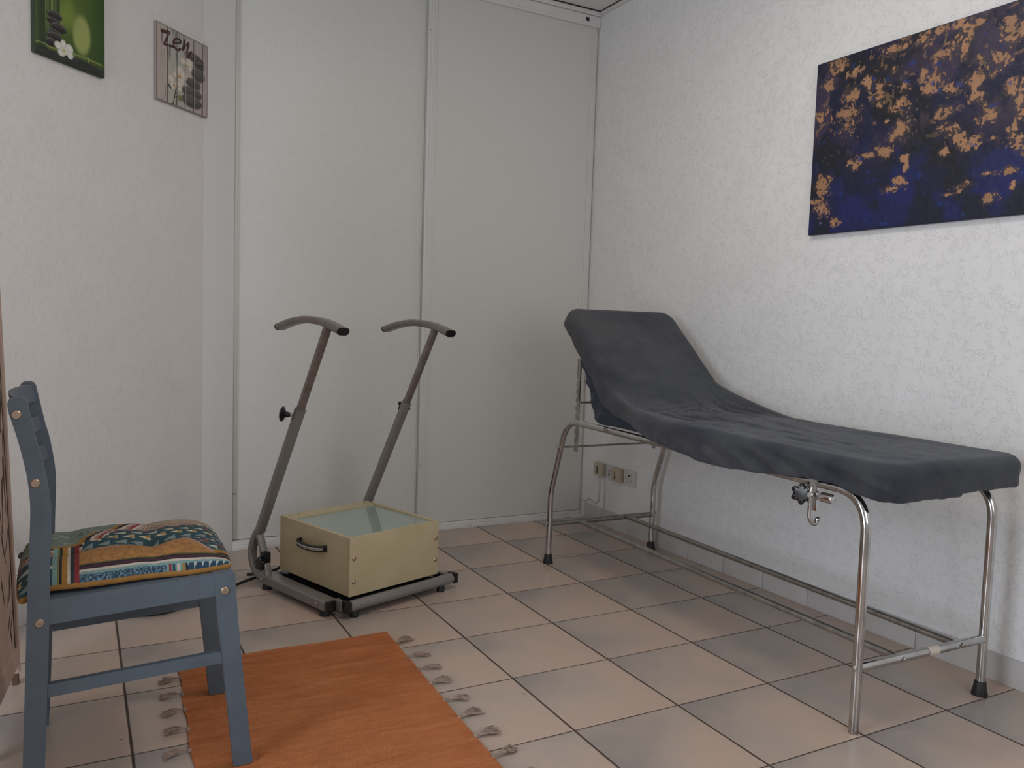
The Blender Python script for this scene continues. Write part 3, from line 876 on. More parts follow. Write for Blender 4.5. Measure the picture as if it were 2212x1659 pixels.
# a bracket bolt on the near rail where the backrest pivots
mm = MB(); mm.lathe((cx(-1, -3.42)-0.030, -3.42, 1.905), (-1, 0, 0), [(0.034, 0), (0.034, 0.02), (0.020, 0.024), (0.020, 0.036), (0.01, 0.04)], 8)
mm.build('pivot_bolt', MAT['dull_chrome'], couch)
def crossbar(y, z0, z1, r, name, mat, w0=-1, w1=1):
    a = V(cx(w0, y), y, z0); b = V(cx(w1, y), y, z1)
    return MB().tube([a, a.lerp(b, 0.04), a.lerp(b, 0.96), b], r, 20, scale=[0.86, 1, 1, 0.86]).build(name, mat, couch, 60)
crossbar(-2.158, 0.525, 0.505, 0.036, 'cross_bar', MAT['dull_chrome'])
cb = crossbar(-6.935, 0.520, 0.500, 0.037, 'cross_bar', MAT['chrome'])
for x0, x1, z1 in ((1.49, 1.455, 0.508), (2.24, 2.205, 0.500)):
    a = V(x0, -2.17, 0.518); b = V(x1, -6.93, z1)
    MB().tube([a, a.lerp(b, 0.012), a.lerp(b, 0.985), b], 0.031, 20, scale=[0.55, 1, 1, 0.6]).build('lower_rail', MAT['dull_chrome'], couch, 60)
    mm = MB(); mm.lathe((x1, -6.935-0.034, z1+0.006), (0, -1, 0), [(0.024, 0), (0.024, 0.012), (0.018, 0.018), (0.012, 0.018), (0.012, 0.032)], 6)
    mm.build('bolt', MAT['screw'], cb)
# strip of paper tape round the front cross bar
a = V(cx(-1, -6.935), -6.935, 0.52); b = V(cx(1, -6.935), -6.935, 0.5)
pa, pb = a.lerp(b, 0.515), a.lerp(b, 0.60)
MB().tube([pa, pb], 0.0385, 24, caps=False).build('tape', MAT['tape'], cb, 60, recalc=False)
# thin rod carrying the ratchets
MB().tube([V(cx(-1, -2.37), -2.37, 1.55), V(cx(1, -2.37), -2.37, 1.545)], 0.013, 12).build('ratchet_rod', MAT['dull_chrome'], couch, 60)
def ratchet(xc, zb, zt, yb, yt):
    mm = MB(); pts = []
    nT = 9; hh = zt-zb
    def pp(s, o):     # s along, o offset to +y (teeth side)
        f = s/hh; return V(xc, yb + (yt-yb)*f + o, zb + s)
    pts.append(pp(0.0, -0.035)); pts.append(pp(hh, -0.035)); pts.append(pp(hh, 0.035))
    s = hh*0.80
    step = hh*0.80/nT
    for k in range(nT):
        pts += [pp(s, 0.035), pp(s-0.02, 0.040), pp(s-0.025, 0.012), pp(s-step*0.35, 0.005), pp(s-step*0.75, 0.040)]
        s -= step
    pts.append(pp(0.0, 0.02))
    mm.prism([p - V(0.009, 0, 0) for p in pts], V(0.018, 0, 0))
    mm.lathe((xc-0.012, yb, zb-0.01), (1, 0, 0), [(0.034, 0), (0.034, 0.024)], 14)
    return mm.build('ratchet_bar', MAT['dull_chrome'], couch, 30)
ratchet(1.235, 1.53, 2.66, -2.41, -2.43)
ratchet(2.47, 1.52, 2.64, -2.41, -2.43)
MB().tube([V(1.235, -2.47, 2.12), V(2.47, -2.47, 2.11)], 0.014, 12).build('ratchet_tie_rod', MAT['dull_chrome'], couch, 60)
# padded boards hidden under the fitted cover
mm = MB(); mm.box((cx(-0.86, -5.4), -6.86, 1.93), (cx(0.90, -5.4), -3.85, 2.06), 0, 0.02)
mm.build('mattress', MAT['vinyl'], couch)
tb = V(0, 0.755, 0.656); nb = V(0, -0.656, 0.755)
mm = MB(); mm.obox(V(1.86, -3.60, 2.13) + tb*0.83 - nb*0.13, (1.38, 1.50, 0.10), ((1,0,0), tb, nb), 0, 0.02)
mm.build('backrest', MAT['vinyl'], couch)

# ---- fitted towelling cover (one cloth over bed and backrest)
def cover_mesh():
    A = np.array([-2.30, 3.335]); Hh = np.array([-3.69, 2.150]); E = np.array([-7.17, 2.125])
    L1 = np.linalg.norm(Hh-A); L2 = np.linalg.norm(E-Hh); Lt = L1+L2
    d1 = (Hh-A)/L1; d2 = (E-Hh)/L2
    def center(s, rad):
        """top line point + tangent with smoothed corner"""
        if s < L1-rad: return A+d1*s, d1
        if s > L1+rad: return Hh+d2*(s-L1), d2
        t = (s-L1+rad)/(2*rad)
        p0 = Hh-d1*rad; p2 = Hh+d2*rad
        p = p0*(1-t)**2 + Hh*2*t*(1-t) + p2*t*t
        tg = (Hh-p0)*(1-t) + (p2-Hh)*t
        return p, tg/np.linalg.norm(tg)
    W = 1.775; TH = 0.235
    ns, nw, nt_ = 300, 90, 16
    bm = bmesh.new()
    # parametric box shell: faces generated from a (s,w) top sheet, sides and a recessed underside
    verts = {}
    def lower(s, w):
        """extra depth of the hem below the normal thickness"""
        ss = (s-L1)
        pts = [(-1.9, 0.0), (-0.3, 0.0), (0.2, -0.02), (0.7, 0.015), (1.1, 0.055), (1.45, 0.09), (1.75, 0.085), (2.05, 0.06), (2.35, 0.045), (2.7, 0.005), (2.95, -0.005), (3.2, 0.04), (3.4, 0.055)]
        if ss <= pts[0][0]: v = 0
        elif ss >= pts[-1][0]: v = pts[-1][1]
        else:
            for (a0, b0), (a1, b1) in zip(pts[:-1], pts[1:]):
                if a0 <= ss <= a1:
                    q = (ss-a0)/(a1-a0); q = q*q*(3-2*q); v = b0+(b1-b0)*q; break
        if w > 0: v *= 0.5
        return v
    def shell(s, w, n):
        """round the box in parameter space; s 0..Lt, w -W/2..W/2, n 0..-TH"""
        R = 0.105; Rp = 0.21        # vertical rounding and plan corner rounding
        # plan rounding
        hs, hw = Lt/2, W/2
        x, y = s-hs, w
        rp = Rp
        ix = max(-(hs-rp), min(hs-rp, x)); iy = max(-(hw-rp), min(hw-rp, y))
        ex, ey = x-ix, y-iy
        # square cell to disc mapping for the corner
        if abs(ex) > 1e-9 and abs(ey) > 1e-9:
            m = max(abs(ex), abs(ey)); l = math.hypot(ex, ey)
            k = m/l
            ex *= k; ey *= k
        x, y = ix+ex, iy+ey
        # distance to the outer plan boundary
        dist = rp - math.hypot(x-ix, y-iy) if (abs(x-ix) > 1e-9 or abs(y-iy) > 1e-9) else rp
        return x+hs, y, dist, (x-ix, y-iy)
    U = Vector
    def fold(s, w, n, side):
        """cloth folds as offset along the local normal"""
        ss = s-L1
        p = Vector((ss*2.3, w*2.3, n*3))
        f = 0.012*mnoise.noise(p*1.3) + 0.006*mnoise.noise(p*3.1)
        if side == 'top':
            # long low ridges running along the bed just after the bend
            amp = math.exp(-((ss-0.75)/0.85)**2)
            f += 0.026*amp*(0.5-abs(mnoise.noise(Vector((ss*0.9+3, w*9.0+ss*0.6, 1))))*2.2) + 0.016*amp*(0.3-abs(mnoise.noise(Vector((ss*1.7+3, w*19.0+ss*1.2, 6)))))
            amp2 = sstep(0.2, 0.8, ss)*(1-0.55*sstep(2.2, 3.2, ss))
            f += 0.020*amp2*mnoise.noise(Vector((ss*0.8, w*6.5+0.35*ss, 5))) + 0.010*amp2*(0.3-abs(mnoise.noise(Vector((ss*1.1, w*14+0.6*ss, 15)))))
            # creases where it is caught in the bend
            amp3 = math.exp(-((ss-0.12)/0.2)**2)
            f += 0.022*amp3*(0.3-abs(mnoise.noise(Vector((ss*7+w*1.5, w*2.6, 9)))))
            f -= 0.030*math.exp(-((ss+0.10)/0.30)**2)*0.4
            f += 0.008*mnoise.noise(Vector((ss*1.5, w*3, 12)))
        elif side == 'near':
            # diagonal pulls gathering towards the clamp and the corner
            q = (ss-2.75)
            a = 0.060*sstep(0.2, 1.9, ss)*(1-0.35*sstep(2.9, 3.3, ss))*sstep(0.02, 0.16, -n)
            k1 = mnoise.noise(Vector((ss*2.1 + n*5.2, ss*0.35 - n*0.6, 2)))
            k2 = mnoise.noise(Vector((ss*4.6 + n*10.5, ss*0.5, 31)))
            f += a*((0.30-abs(k1)*1.3) + 0.45*(0.25-abs(k2)))
            f += 0.012*mnoise.noise(Vector((ss*3.5, n*5, 7)))
            # belly of the slack cloth
            f += 0.035*math.exp(-((ss-1.3)/0.8)**2)*sstep(0.05, 0.25, -n)
        elif side == 'far':
            f += 0.015*mnoise.noise(Vector((ss*3, n*6, 21)))
        return f
    # build top sheet extended down the sides by wrapping: param (i over s extended), (j over w extended)
    SIDE = TH+0.0
    nd = 12                      # steps down the side
    hem = 5                      # steps turned inward underneath
    s_in = np.linspace(0, Lt, ns); w_in = np.linspace(-W/2, W/2, nw)
    grid = {}
    def place(x, y, down, inw, outdir, side, fo):
        # outdir: unit plan direction outward ; down: depth ; inw: inward distance under the hem
        return (x, y, down, inw, outdir, side, fo)
    def world(s, w, n, fo_n, fo_out, outdir):
        # fillet radius grows towards the edges where the cloth spans the bend
        aw = abs(w)/(W/2)
        sc_ = min(max(s, 0.0), Lt)
        c, tg = center(sc_, 0.30)
        ra, rb = (0.46, 0.98) if w > 0 else (0.36, 0.66)
        if L1-ra < sc_ < L1+rb:
            pa = Hh-d1*ra; pb = Hh+d2*rb; q = (sc_-L1+ra)/(ra+rb)
            ch = pa+(pb-pa)*q; tc = (pb-pa)/np.linalg.norm(pb-pa)
            k = aw**(4.0 if w > 0 else 5.0)
            ed = min(1.0, min(q, 1-q)/0.10)
            c = c*(1-k)+ch*k; tg = tg*(1-k*ed)+tc*k*ed; tg = tg/np.linalg.norm(tg)
        extra = 0
        if s < 0: c = c + tg*s
        if s > Lt: c = c + tg*(s-Lt)
        nr = np.array([-tg[1], tg[0]]);
        if nr[1] < 0: nr = -nr
        nn = n + fo_n
        yz = c + nr*nn + tg*(outdir[0]*fo_out)
        wl = w + outdir[1]*fo_out
        y = yz[0]
        X = 1.86 + (y+2.138)*0.0245 + wl*(1.0 - (-y-2.138)*0.004)
        if wl < 0: X += -wl*0.12*float(sstep(-3.9, -2.4, y))
        else: X += wl*0.05*float(sstep(-5.5, -7.0, y))
        return Vector((X, y, yz[1]))
    Rr = 0.10
    def column(sx, wy):
        """list of points from the top boundary sample going over the rounded edge, down and under"""
        x, y, dist, o = shell(sx, wy, 0)
        l = math.hypot(*o); od = (o[0]/l, o[1]/l)
        side = 'near' if od[1] < -0.5 else ('far' if od[1] > 0.5 else 'end')
        out = []
        low = TH + lower(x, wy)
        # taper at head end bottom : rim pinched
        K = 6
        for k in range(1, K+1):
            a = math.pi/2*k/K
            out.append((x-od[0]*Rr*(1-math.sin(a)), y-od[1]*Rr*(1-math.sin(a)), -Rr*(1-math.cos(a)), od, side))
        for k in range(1, nd+1):
            out.append((x, y, -Rr-(low-Rr-0.03)*k/nd, od, side))
        for k in range(1, hem+1):
            a = math.pi/2*k/hem
            out.append((x-od[0]*0.035*(1-math.cos(a)), y-od[1]*0.035*(1-math.cos(a)), -(low-0.03)-0.03*math.sin(a), od, side))
        for k in range(1, 5):
            out.append((x-od[0]*(0.035+0.045*k), y-od[1]*(0.035+0.045*k), -low+0.012*k, od, side))
        return out
    # inner top sheet: shrink plan by Rr
    vs = []; fs = []
    def addv(p): vs.append(p); return len(vs)-1
    top = [[None]*nw for _ in range(ns)]
    for i, s in enumerate(s_in):
        for j, w in enumerate(w_in):
            x, y, dist, o = shell(s, w, 0)
            # pull the whole sheet inwards so that its boundary is at Rr inside
            hs, hw = Lt/2, W/2
            x2 = hs + (x-hs)*(hs-Rr)/hs; y2 = y*(hw-Rr)/hw
            l = math.hypot(*o)
            edge = (i in (0, ns-1)) or (j in (0, nw-1))
            if edge and l > 1e-9:
                x2, y2 = x-o[0]/l*Rr, y-o[1]/l*Rr
            e = min(1.0, max(0.0, dist/0.10))
            fo = fold(x2, y2, 0, 'top')*(0.35+0.65*e)
            top[i][j] = addv(world(x2, y2, 0, fo, 0, (0, 0)))
    for i in range(ns-1):
        for j in range(nw-1):
            fs.append((top[i][j], top[i+1][j], top[i+1][j+1], top[i][j+1]))
    # boundary loop
    loop = [(i, 0) for i in range(ns)] + [(ns-1, j) for j in range(1, nw)] + [(i, nw-1) for i in range(ns-2, -1, -1)] + [(0, j) for j in range(nw-2, 0, -1)]
    cols_ = []
    for (i, j) in loop:
        cpts = column(s_in[i], w_in[j])
        ids = [top[i][j]]
        for k, (x, y, n, od, side) in enumerate(cpts):
            fo = fold(x, y, n, 'near' if side == 'near' else ('far' if side == 'far' else 'end'))
            base_top = fold(x-od[0]*Rr, y-od[1]*Rr, 0, 'top')*0.35
            g = sstep(0.0, 1.0, min(1.0, -n/0.12))
            # gathers at the hem
            gh = 0.016*(0.2-abs(mnoise.noise(Vector((x*7, y*7, 0)))))*sstep(0.45, 1.0, -n/(TH))*(1.0 if side == 'near' else 0.35)
            lift = 0.010*mnoise.noise(Vector((x*9, y*9, 4)))*sstep(0.6, 1.0, -n/TH)
            ids.append(addv(world(x, y, n, base_top*(1-g)+lift, (fo)*g+gh, od)))
        cols_.append(ids)
    nl = len(loop)
    for a in range(nl):
        c0 = cols_[a]; c1 = cols_[(a+1) % nl]
        for k in range(len(c0)-1):
            fs.append((c0[k], c0[k+1], c1[k+1], c1[k]))
    # close underside
    inner = [c[-1] for c in cols_]
    far_i = lambda i: inner[ns-1+(nw-1)+(ns-1-i)]
    for i in range(ns-1):
        fs.append((inner[i], far_i(i), far_i(i+1), inner[i+1]))
    fs.append(tuple(inner[ns-1:ns+nw-1]))
    fs.append(tuple([inner[0]] + inner[2*ns+nw-3:][::-1]))
    me = bpy.data.meshes.new('cover_sheet')
    me.from_pydata([tuple(v) for v in vs], [], fs)
    bm = bmesh.new(); bm.from_mesh(me)
    big = [f for f in bm.faces if len(f.verts) > 8]
    bmesh.ops.triangulate(bm, faces=big)
    bmesh.ops.recalc_face_normals(bm, faces=bm.faces)
    bm.to_mesh(me); bm.free()
    return me
def sstep_f(a, b, x):
    return float(sstep(a, b, x))
cover = thing('couch_cover', (1.86, -4.5, 2.0), 'charcoal grey towelling fitted cover stretched over the examination couch', 'couch cover')
finish(cover_mesh(), 'fitted_sheet', MAT['towel'], cover, 180)
# the slack slate-blue back of the cover that hangs between the backrest and the rail
def pouch():
    hemp = [(-2.62, 2.78), (-2.86, 2.60), (-3.18, 2.37), (-3.45, 2.20), (-3.70, 2.06), (-4.05, 1.96)]
    low = [(-2.735, 2.62), (-2.755, 2.48), (-2.86, 2.33), (-2.89, 2.16), (-2.98, 2.05), (-2.985, 1.965), (-3.12, 1.925), (-3.40, 1.935), (-3.8, 1.93), (-4.05, 1.925)]
    hp = spline([V(0, a, b) for a, b in hemp], 10); lp = spline([V(0, a, b) for a, b in low], 7)
    def at(pl, t):
        f = t*(len(pl)-1); i = min(int(f), len(pl)-2); return pl[i].lerp(pl[i+1], f-i)
    nu, nv, nx = 60, 16, 24
    vs = []; fs = []
    def sidev(x, sgn):
        ids = []
        for i in range(nu+1):
            row = []
            for j in range(nv+1):
                p = at(hp, i/nu).lerp(at(lp, i/nu), j/nv)
                amp = math.sin(math.pi*min(1, j/nv))
                crease = 0.040*(1-2*abs(math.sin(2.2*(p.y*3.2 + p.z*5.0))))*amp*sstep(0.15, 0.9, j/nv)
                o = 0.055*amp + crease + 0.022*mnoise.noise(V(p.y*5, p.z*6, 3))
                vs.append((x - sgn*o - sgn*0.0, p.y, p.z)); row.append(len(vs)-1)
            ids.append(row)
        for i in range(nu):
            for j in range(nv):
                q = (ids[i][j], ids[i+1][j], ids[i+1][j+1], ids[i][j+1])
                fs.append(q if sgn > 0 else q[::-1])
        return ids
    A_ = sidev(1.115, 1); B_ = sidev(2.60, -1)
    prev = [A_[i][nv] for i in range(nu+1)]
    for k in range(1, nx):
        f = k/nx; row = []
        for i in range(nu+1):
            p = at(lp, i/nu)
            sag = 0.03*math.sin(math.pi*f) + 0.012*mnoise.noise(V(f*9, p.y*4, 1))
            vs.append((1.115+(2.60-1.115)*f, p.y + (sag if i < nu*0.6 else 0), p.z + sag*0.3)); row.append(len(vs)-1)
        for i in range(nu): fs.append((prev[i], prev[i+1], row[i+1], row[i]))
        prev = row
    row = [B_[i][nv] for i in range(nu+1)]
    for i in range(nu): fs.append((prev[i], prev[i+1], row[i+1], row[i]))
    me = bpy.data.meshes.new('hanging_back'); me.from_pydata(vs, [], fs)
    o = finish(me, 'hanging_back_cloth', MAT['towel_in'], cover, 180)
    o['label'] = 'smooth slate-blue slack cloth at the back of the cover'
pouch()

# ---- rail clamp with hook
cy = -6.455; cxx = cx(-1, cy); cz = 1.872
clamp = thing('rail_clamp', (cxx, cy, 1.62), 'chromed clamp with black star knob and hook under the front rail of the couch', 'clamp')
mm = MB()
mm.obox((cxx-0.048, cy, 1.80), (0.024, 0.080, 0.30), None, 0, 0.006)
mm.obox((cxx-0.006, cy, cz+0.052), (0.10, 0.060, 0.022), None, 0, 0.006)
mm.obox((cxx-0.020, cy+0.06, cz-0.062), (0.10, 0.10, 0.034), None, 0, 0.006)
mm.build('clamp_bracket', MAT['chrome'], clamp)
mm = MB(); mm.lathe((cxx+0.0, cy-0.045, 1.762), (0, -1, 0), [(0.040, 0.0), (0.040, 0.09), (0.034, 0.105), (0.015, 0.11)], 22)
mm.build('clamp_barrel', MAT['chrome'], clamp)
rod = spline([V(cxx-0.066, cy+0.006, 1.84), V(cxx-0.070, cy+0.008, 1.72), V(cxx-0.072, cy+0.008, 1.61), V(cxx-0.064, cy+0.0, 1.565), V(cxx-0.042, cy-0.008, 1.540), V(cxx-0.018, cy-0.014, 1.548), V(cxx-0.010, cy-0.018, 1.572)], 8)
mm = MB(); mm.tube(rod, 0.020, 16); mm.ball(rod[-1], 0.0225)
mm.build('hook', MAT['chrome'], clamp, 60)
mm = MB(); mm.lathe((cxx-0.085, cy+0.004, 1.775), (-1, -0.3, 0), [(0.024, 0), (0.024, 0.014), (0.016, 0.02)], 16)
mm.build('clamp_screw', MAT['screw'], clamp)
def star(mm, c, axis, R, th, lobes=6, mi=0):
    axis = Vector(axis).normalized(); X = Vector((0,0,1)) - axis*axis.z
    X.normalize(); Y = axis.cross(X); c = Vector(c)
    n = lobes*12; vs = []; rings = [(0.90, 0.0), (1.0, 0.15), (1.0, 0.75), (0.86, 1.0), (0.5, 1.05)]
    for k, h in rings:
        for i in range(n):
            a = 2*math.pi*i/n
            r = R*k*(0.86 + 0.14*math.cos(lobes*a))
            if k < 0.6: r = R*k
            vs.append(c + axis*(th*h) + (X*math.cos(a)+Y*math.sin(a))*r)
    fs = []
    for q in range(len(rings)-1):
        for i in range(n):
            fs.append((q*n+i, q*n+(i+1) % n, (q+1)*n+(i+1) % n, (q+1)*n+i))
    fs.append(tuple(range(n))[::-1]); fs.append(tuple((len(rings)-1)*n+i for i in range(n)))
    mm.add(vs, fs, mi)
mm = MB(); kc = V(cxx-0.060, cy+0.105, 1.765)
ax = V(-0.9, -0.42, 0)
star(mm, kc, ax, 0.090, 0.040)
mm.tube([kc - ax.normalized()*0.0, kc - V(-0.02, 0.09, 0)], 0.026, 14)
mm.build('star_knob', MAT['black_plastic'], clamp, 40)

# ================================================================== CHAIR
X0, Yn = -4.524, -5.476
Yf = -4.24
chair = thing('wooden_chair', (X0+0.6, -4.86, 0), 'slate blue painted wooden chair seen from the side at the left', 'chair')
post_front = [(0.0, 0.0), (0.012, 0.27), (0.042, 1.134), (0.05, 1.505), (0.058, 1.75), (0.057, 1.88), (0.045, 1.995), (0.02, 2.145), (-0.008, 2.26), (-0.055, 2.49)]
post_back = [(-0.158, 2.50), (-0.150, 2.45), (-0.107, 2.29), (-0.068, 2.10), (-0.052, 1.95), (-0.050, 1.83), (-0.059, 1.602), (-0.075, 1.181), (-0.104, 0.298), (-0.115, 0.0)]
def post(y0):
    pf = [(p.x, p.z) for p in spline([V(a, 0, b) for a, b in post_front], 4)]
    pb = [(p.x, p.z) for p in spline([V(a, 0, b) for a, b in post_back], 4)]
    top = [(-0.060, 2.522), (-0.072, 2.542), (-0.092, 2.553), (-0.135, 2.548), (-0.150, 2.538), (-0.157, 2.522)]
    pts = [V(X0+a, y0, b) for a, b in pf + top + pb]
    return MB().prism(pts, V(0, 0.068, 0)).build('leg', MAT['chair'], chair, 50)
def bolt(x, y, z, par, d=-1):
    mm = MB(); mm.lathe((x, y, z), (0, d, 0), [(0.027, 0), (0.027, 0.006), (0.021, 0.012), (0.011, 0.012), (0.010, 0.004)], 18)
    mm.build('bolt', MAT['brass'], par)
for y0 in (Yn, Yf-0.068):
    pl_ = post(y0)
    fl_ = MB().prism([V(X0+a, y0, b) for a, b in ((0.985, 1.362), (1.095, 1.374), (1.112, 1.368), (1.120, 1.350), (1.138, 1.1), (1.161, 0.837), (1.2, 0.45), (1.246, 0.03), (1.240, 0.015), (1.122, 0.015), (1.085, 0.4), (1.055, 0.695), (1.022, 1.0))],
                     V(0, 0.068, 0)).build('leg', MAT['chair'], chair, 30)
    ya = y0+0.004
    MB().prism([V(X0+a, ya, b) for a, b in ((0.03, 1.318), (1.0, 1.362), (1.0, 1.214), (0.03, 1.163))], V(0, 0.055, 0)).build('side_rail', MAT['chair'], chair, 30)
    MB().prism([V(X0+a, ya+0.006, b) for a, b in ((0.03, 0.787), (1.06, 0.830), (1.062, 0.750), (0.03, 0.706))], V(0, 0.045, 0)).build('stretcher', MAT['chair'], chair, 30)
    if y0 == Yn:
        for a, b in ((-0.114, 2.447), (-0.022, 2.035), (-0.008, 1.182)): bolt(X0+a, Yn, b, pl_)
        bolt(X0+1.057, Yn, 1.245, fl_)
MB().box((X0+1.0, Yn+0.06, 1.215), (X0+1.055, Yf-0.06, 1.362), 0, 0.006).build('front_rail', MAT['chair'], chair)
MB().box((X0-0.03, Yn+0.06, 1.18), (X0+0.02, Yf-0.06, 1.32), 0, 0.006).build('back_rail', MAT['chair'], chair)
# seat board
mm = MB()
mm.prism([V(X0+a, Yn+0.068, b) for a, b in ((-0.02, 1.285), (1.06, 1.325), (1.06, 1.356), (-0.02, 1.318))], V(0, 1.1, 0))
mm.build('seat', MAT['chair'], chair, 30)
# three bowed back slats
for zt, zb, xo in ((2.535, 2.415, -0.075), (2.315, 2.215, -0.035), (2.11, 2.005, 0.005)):
    vs = []; n = 14
    mm = MB(); top_, bot_ = [], []
    for i in range(n+1):
        f = i/n; y = Yn+0.05 + (Yf-0.05-Yn-0.05)*f
        bow = -0.085*math.sin(math.pi*f)
        for dx, z, lean in ((0.0, zb, 0.026), (0.0, zt, 0), (-0.032, zt, 0), (-0.032, zb, 0.026)):
            vs.append(V(X0+xo+bow+dx+lean, y, z))
    fs = []
    for i in range(n):
        for k in range(4):
            a = i*4+k; b = i*4+(k+1) % 4
            fs.append((a, b, b+4, a+4))
    fs += [(3, 2, 1, 0), (n*4, n*4+1, n*4+2, n*4+3)]
    mm.add(vs, fs); mm.build('back_slat', MAT['chair'], chair, 40)

# ---- patterned tufted cushion
def cushion():
    t = thing('seat_cushion', (X0+0.5, -4.88, 1.36), 'tufted seat cushion with teal triangles and ochre stripes on the blue chair', 'cushion')
    xa, xb = X0-0.145, X0+1.13; ya, yb = Yn+0.078, Yf-0.03
    nu, nv = 330, 330
    u = np.linspace(0, 1, nu); v = np.linspace(0, 1, nv)
    U, W = np.meshgrid(u, v)
    # rounded pillow: parameter goes from near seam over the top to the far seam
    def prof(t, p): return np.clip(1-np.abs(2*t-1)**p, 0, 1)**(1/1.6)
    hmap = prof(U, 4.0)*prof(W, 3.4)
    tuft = np.zeros_like(U)
    for tu in (0.23, 0.62):
        for tv in (0.34, 0.72):
            r = np.hypot((U-tu)*1.0, (W-tv)*1.1)
            tuft += np.exp(-(r/0.055)**2)*0.060 + np.exp(-(r/0.17)**2)*0.030
    for tv in (0.34, 0.72):
        tuft += 0.014*np.exp(-((W-tv)/0.05)**2)
    for tu in (0.23, 0.62):
        tuft += 0.014*np.exp(-((U-tu)/0.05)**2)
    zb = 1.372 + 0.022*U - 0.055*sstep(0.12, 0.0, U)*sstep(0.25, 0.0, W) + 0.006*(fbm(U*7, W*7, 2, 3)-0.5)
    # near edge sits slightly lifted above the seat rail, far edge as well
    Z = zb + 0.160*hmap - tuft*hmap*1.15 + 0.012*(fbm(U*9, W*9, 3, 5)-0.5)*hmap
    # corner pinch
    pinch = 0.03
    X = xa + (xb-xa)*(U + pinch*np.sin(math.pi*W)*(U-0.5)*0.0)
    Y = ya + (yb-ya)*W + 0.018*np.sin(U*14)*((1-W)**8)*0.6
    X = X + 0.035*(1-np.sin(math.pi*np.clip(W, 0, 1))**0.35)*np.where(U > 0.5, -1, 1)*np.abs(2*U-1)**6
    # pattern ----------------------------------------------------------
    U = U - 0.07
    teal = s2l((38, 72, 80)); lteal = s2l((120, 152, 148)); och = s2l((158, 114, 46)); blk = s2l((24, 26, 32))
    wht = s2l((198, 184, 170)); red = s2l((132, 44, 46)); pur = s2l((68, 36, 50)); nav = s2l((30, 62, 86)); bei = s2l((168, 148, 132)); sand = s2l((160, 114, 64))
    c = np.zeros(U.shape+(3,)) + teal
    def tri(c, sel, n1, n2, colr, inner=None, sh=0.0, iw=0.4):
        cu = (U*n1+sh); cv = (W*n2); ju = cu-np.floor(cu); jv = cv-np.floor(cv)
        row = np.floor(cv)
        cu2 = cu+0.5*(row % 2); ju = cu2-np.floor(cu2)
        m = (ju > 0.12) & (ju < 0.86) & (np.abs(jv-0.5) < 0.40*(ju-0.12)/0.74)
        m = m & sel
        pal = (row.astype(int) % 5)
        c[m] = colr
        for k, cc in ((0, s2l((124, 140, 138))), (2, s2l((176, 176, 160))), (3, s2l((140, 108, 108)))):
            c[m & (pal == k)] = cc
        m2 = m & (ju > 0.55) & (np.abs(jv-0.5) < 0.16) & ((pal == 1) | (pal == 3))
        c[m2] = och*0.9
        c[m & (ju > 0.5) & (np.abs(jv-0.5) < 0.2) & (pal == 3)] = red
        return c
    tri(c, np.ones_like(U, bool), 12.5, 15.0, s2l((208, 196, 164)))
    # far field: pale zigzag cloth
    bnd = 0.66 + 0.05*np.sin(U*6.5+0.6)
    far = W > bnd
    zz = np.abs(((U*9 + W*3) % 1)-0.5)
    fcol = bei[None, None]*np.ones(U.shape+(1,))
    g = ((W*46 + zz*5.0) % 1) < 0.30
    c[far] = bei; c[far & g] = s2l((196, 178, 150)); c[far & (((W*46+zz*5.0) % 1) > 0.72)] = s2l((122, 98, 96))
    for o_, w_, cc in ((0.0, 0.016, wht), (0.016, 0.026, s2l((176, 132, 104))), (0.042, 0.010, s2l((92, 60, 58))), (0.052, 0.018, s2l((120, 122, 118))), (0.070, 0.014, blk)):
        k = (W > bnd-0.02+o_) & (W < bnd-0.02+o_+w_); c[k] = cc
    # scribbled grey green patch at the back-left
    arc = 0.20 + 0.26*sstep(0.42, 0.98, W)
    patch = (U < arc) & (W > 0.44)
    c[patch] = s2l((108, 124, 114))
    scr = (np.abs(((W*34 + 1.6*fbm(U*14, W*14, 2, 9)*3) % 1)-0.5) < 0.16)
    c[patch & scr] = s2l((146, 156, 142))
    dA = np.where(W > 0.44, U-arc, -9); dB = np.where(U < 0.22, 0.44-W, -9)
    for o_, w_, cc in ((0, 0.028, och), (0.028, 0.026, blk), (0.054, 0.018, wht), (0.072, 0.020, s2l((168, 130, 122))), (0.092, 0.018, red), (0.110, 0.014, wht)):
        c[(dA >= o_) & (dA < o_+w_) & (W > 0.42)] = cc
        c[(dB >= o_*0.8) & (dB < (o_+w_)*0.8)] = cc
    # sand coloured hatched band near the front edge, wavy upper border
    wb = 0.20 + 0.10*np.sin(np.clip((U-0.18)/0.62, 0, 1)*math.pi)*1.0 + 0.035*np.sin(U*11) - 0.16*sstep(0.66, 0.92, U)
    sb = (W < wb) & (W > 0.085) & (U > 0.19)
    hat = fbm(U*90, W*40, 3, 13)
    c[sb] = (sand[None, None]*(0.70+0.75*hat[..., None]))[sb]
    for o_, w_, cc in ((0, 0.010, s2l((180, 150, 132))), (0.010, 0.012, s2l((150, 84, 66))), (0.022, 0.012, wht), (0.034, 0.012, blk)):
        k = (W > wb+o_) & (W < wb+o_+w_) & (U > 0.19) & (U < 0.84); c[k] = cc
    k = (U > 0.84) & (W < 0.20) & (W > 0.085)
    ang = (W-0.085) + (0.96-U)*0.55
    c[k & (ang > 0.06) & (ang < 0.10)] = och; c[k & (ang > 0.025) & (ang <= 0.06)] = blk; c[k & (ang <= 0.025)] = wht
    # straight bands on the near flank
    for a, b, cc in ((0.075, 0.085, s2l((96, 88, 44))), (0.066, 0.075, blk), (0.052, 0.066, pur), (0.046, 0.052, blk), (0.036, 0.046, wht), (0.024, 0.036, lteal)):
        c[(W >= a) & (W < b) & (U > 0.19)] = cc
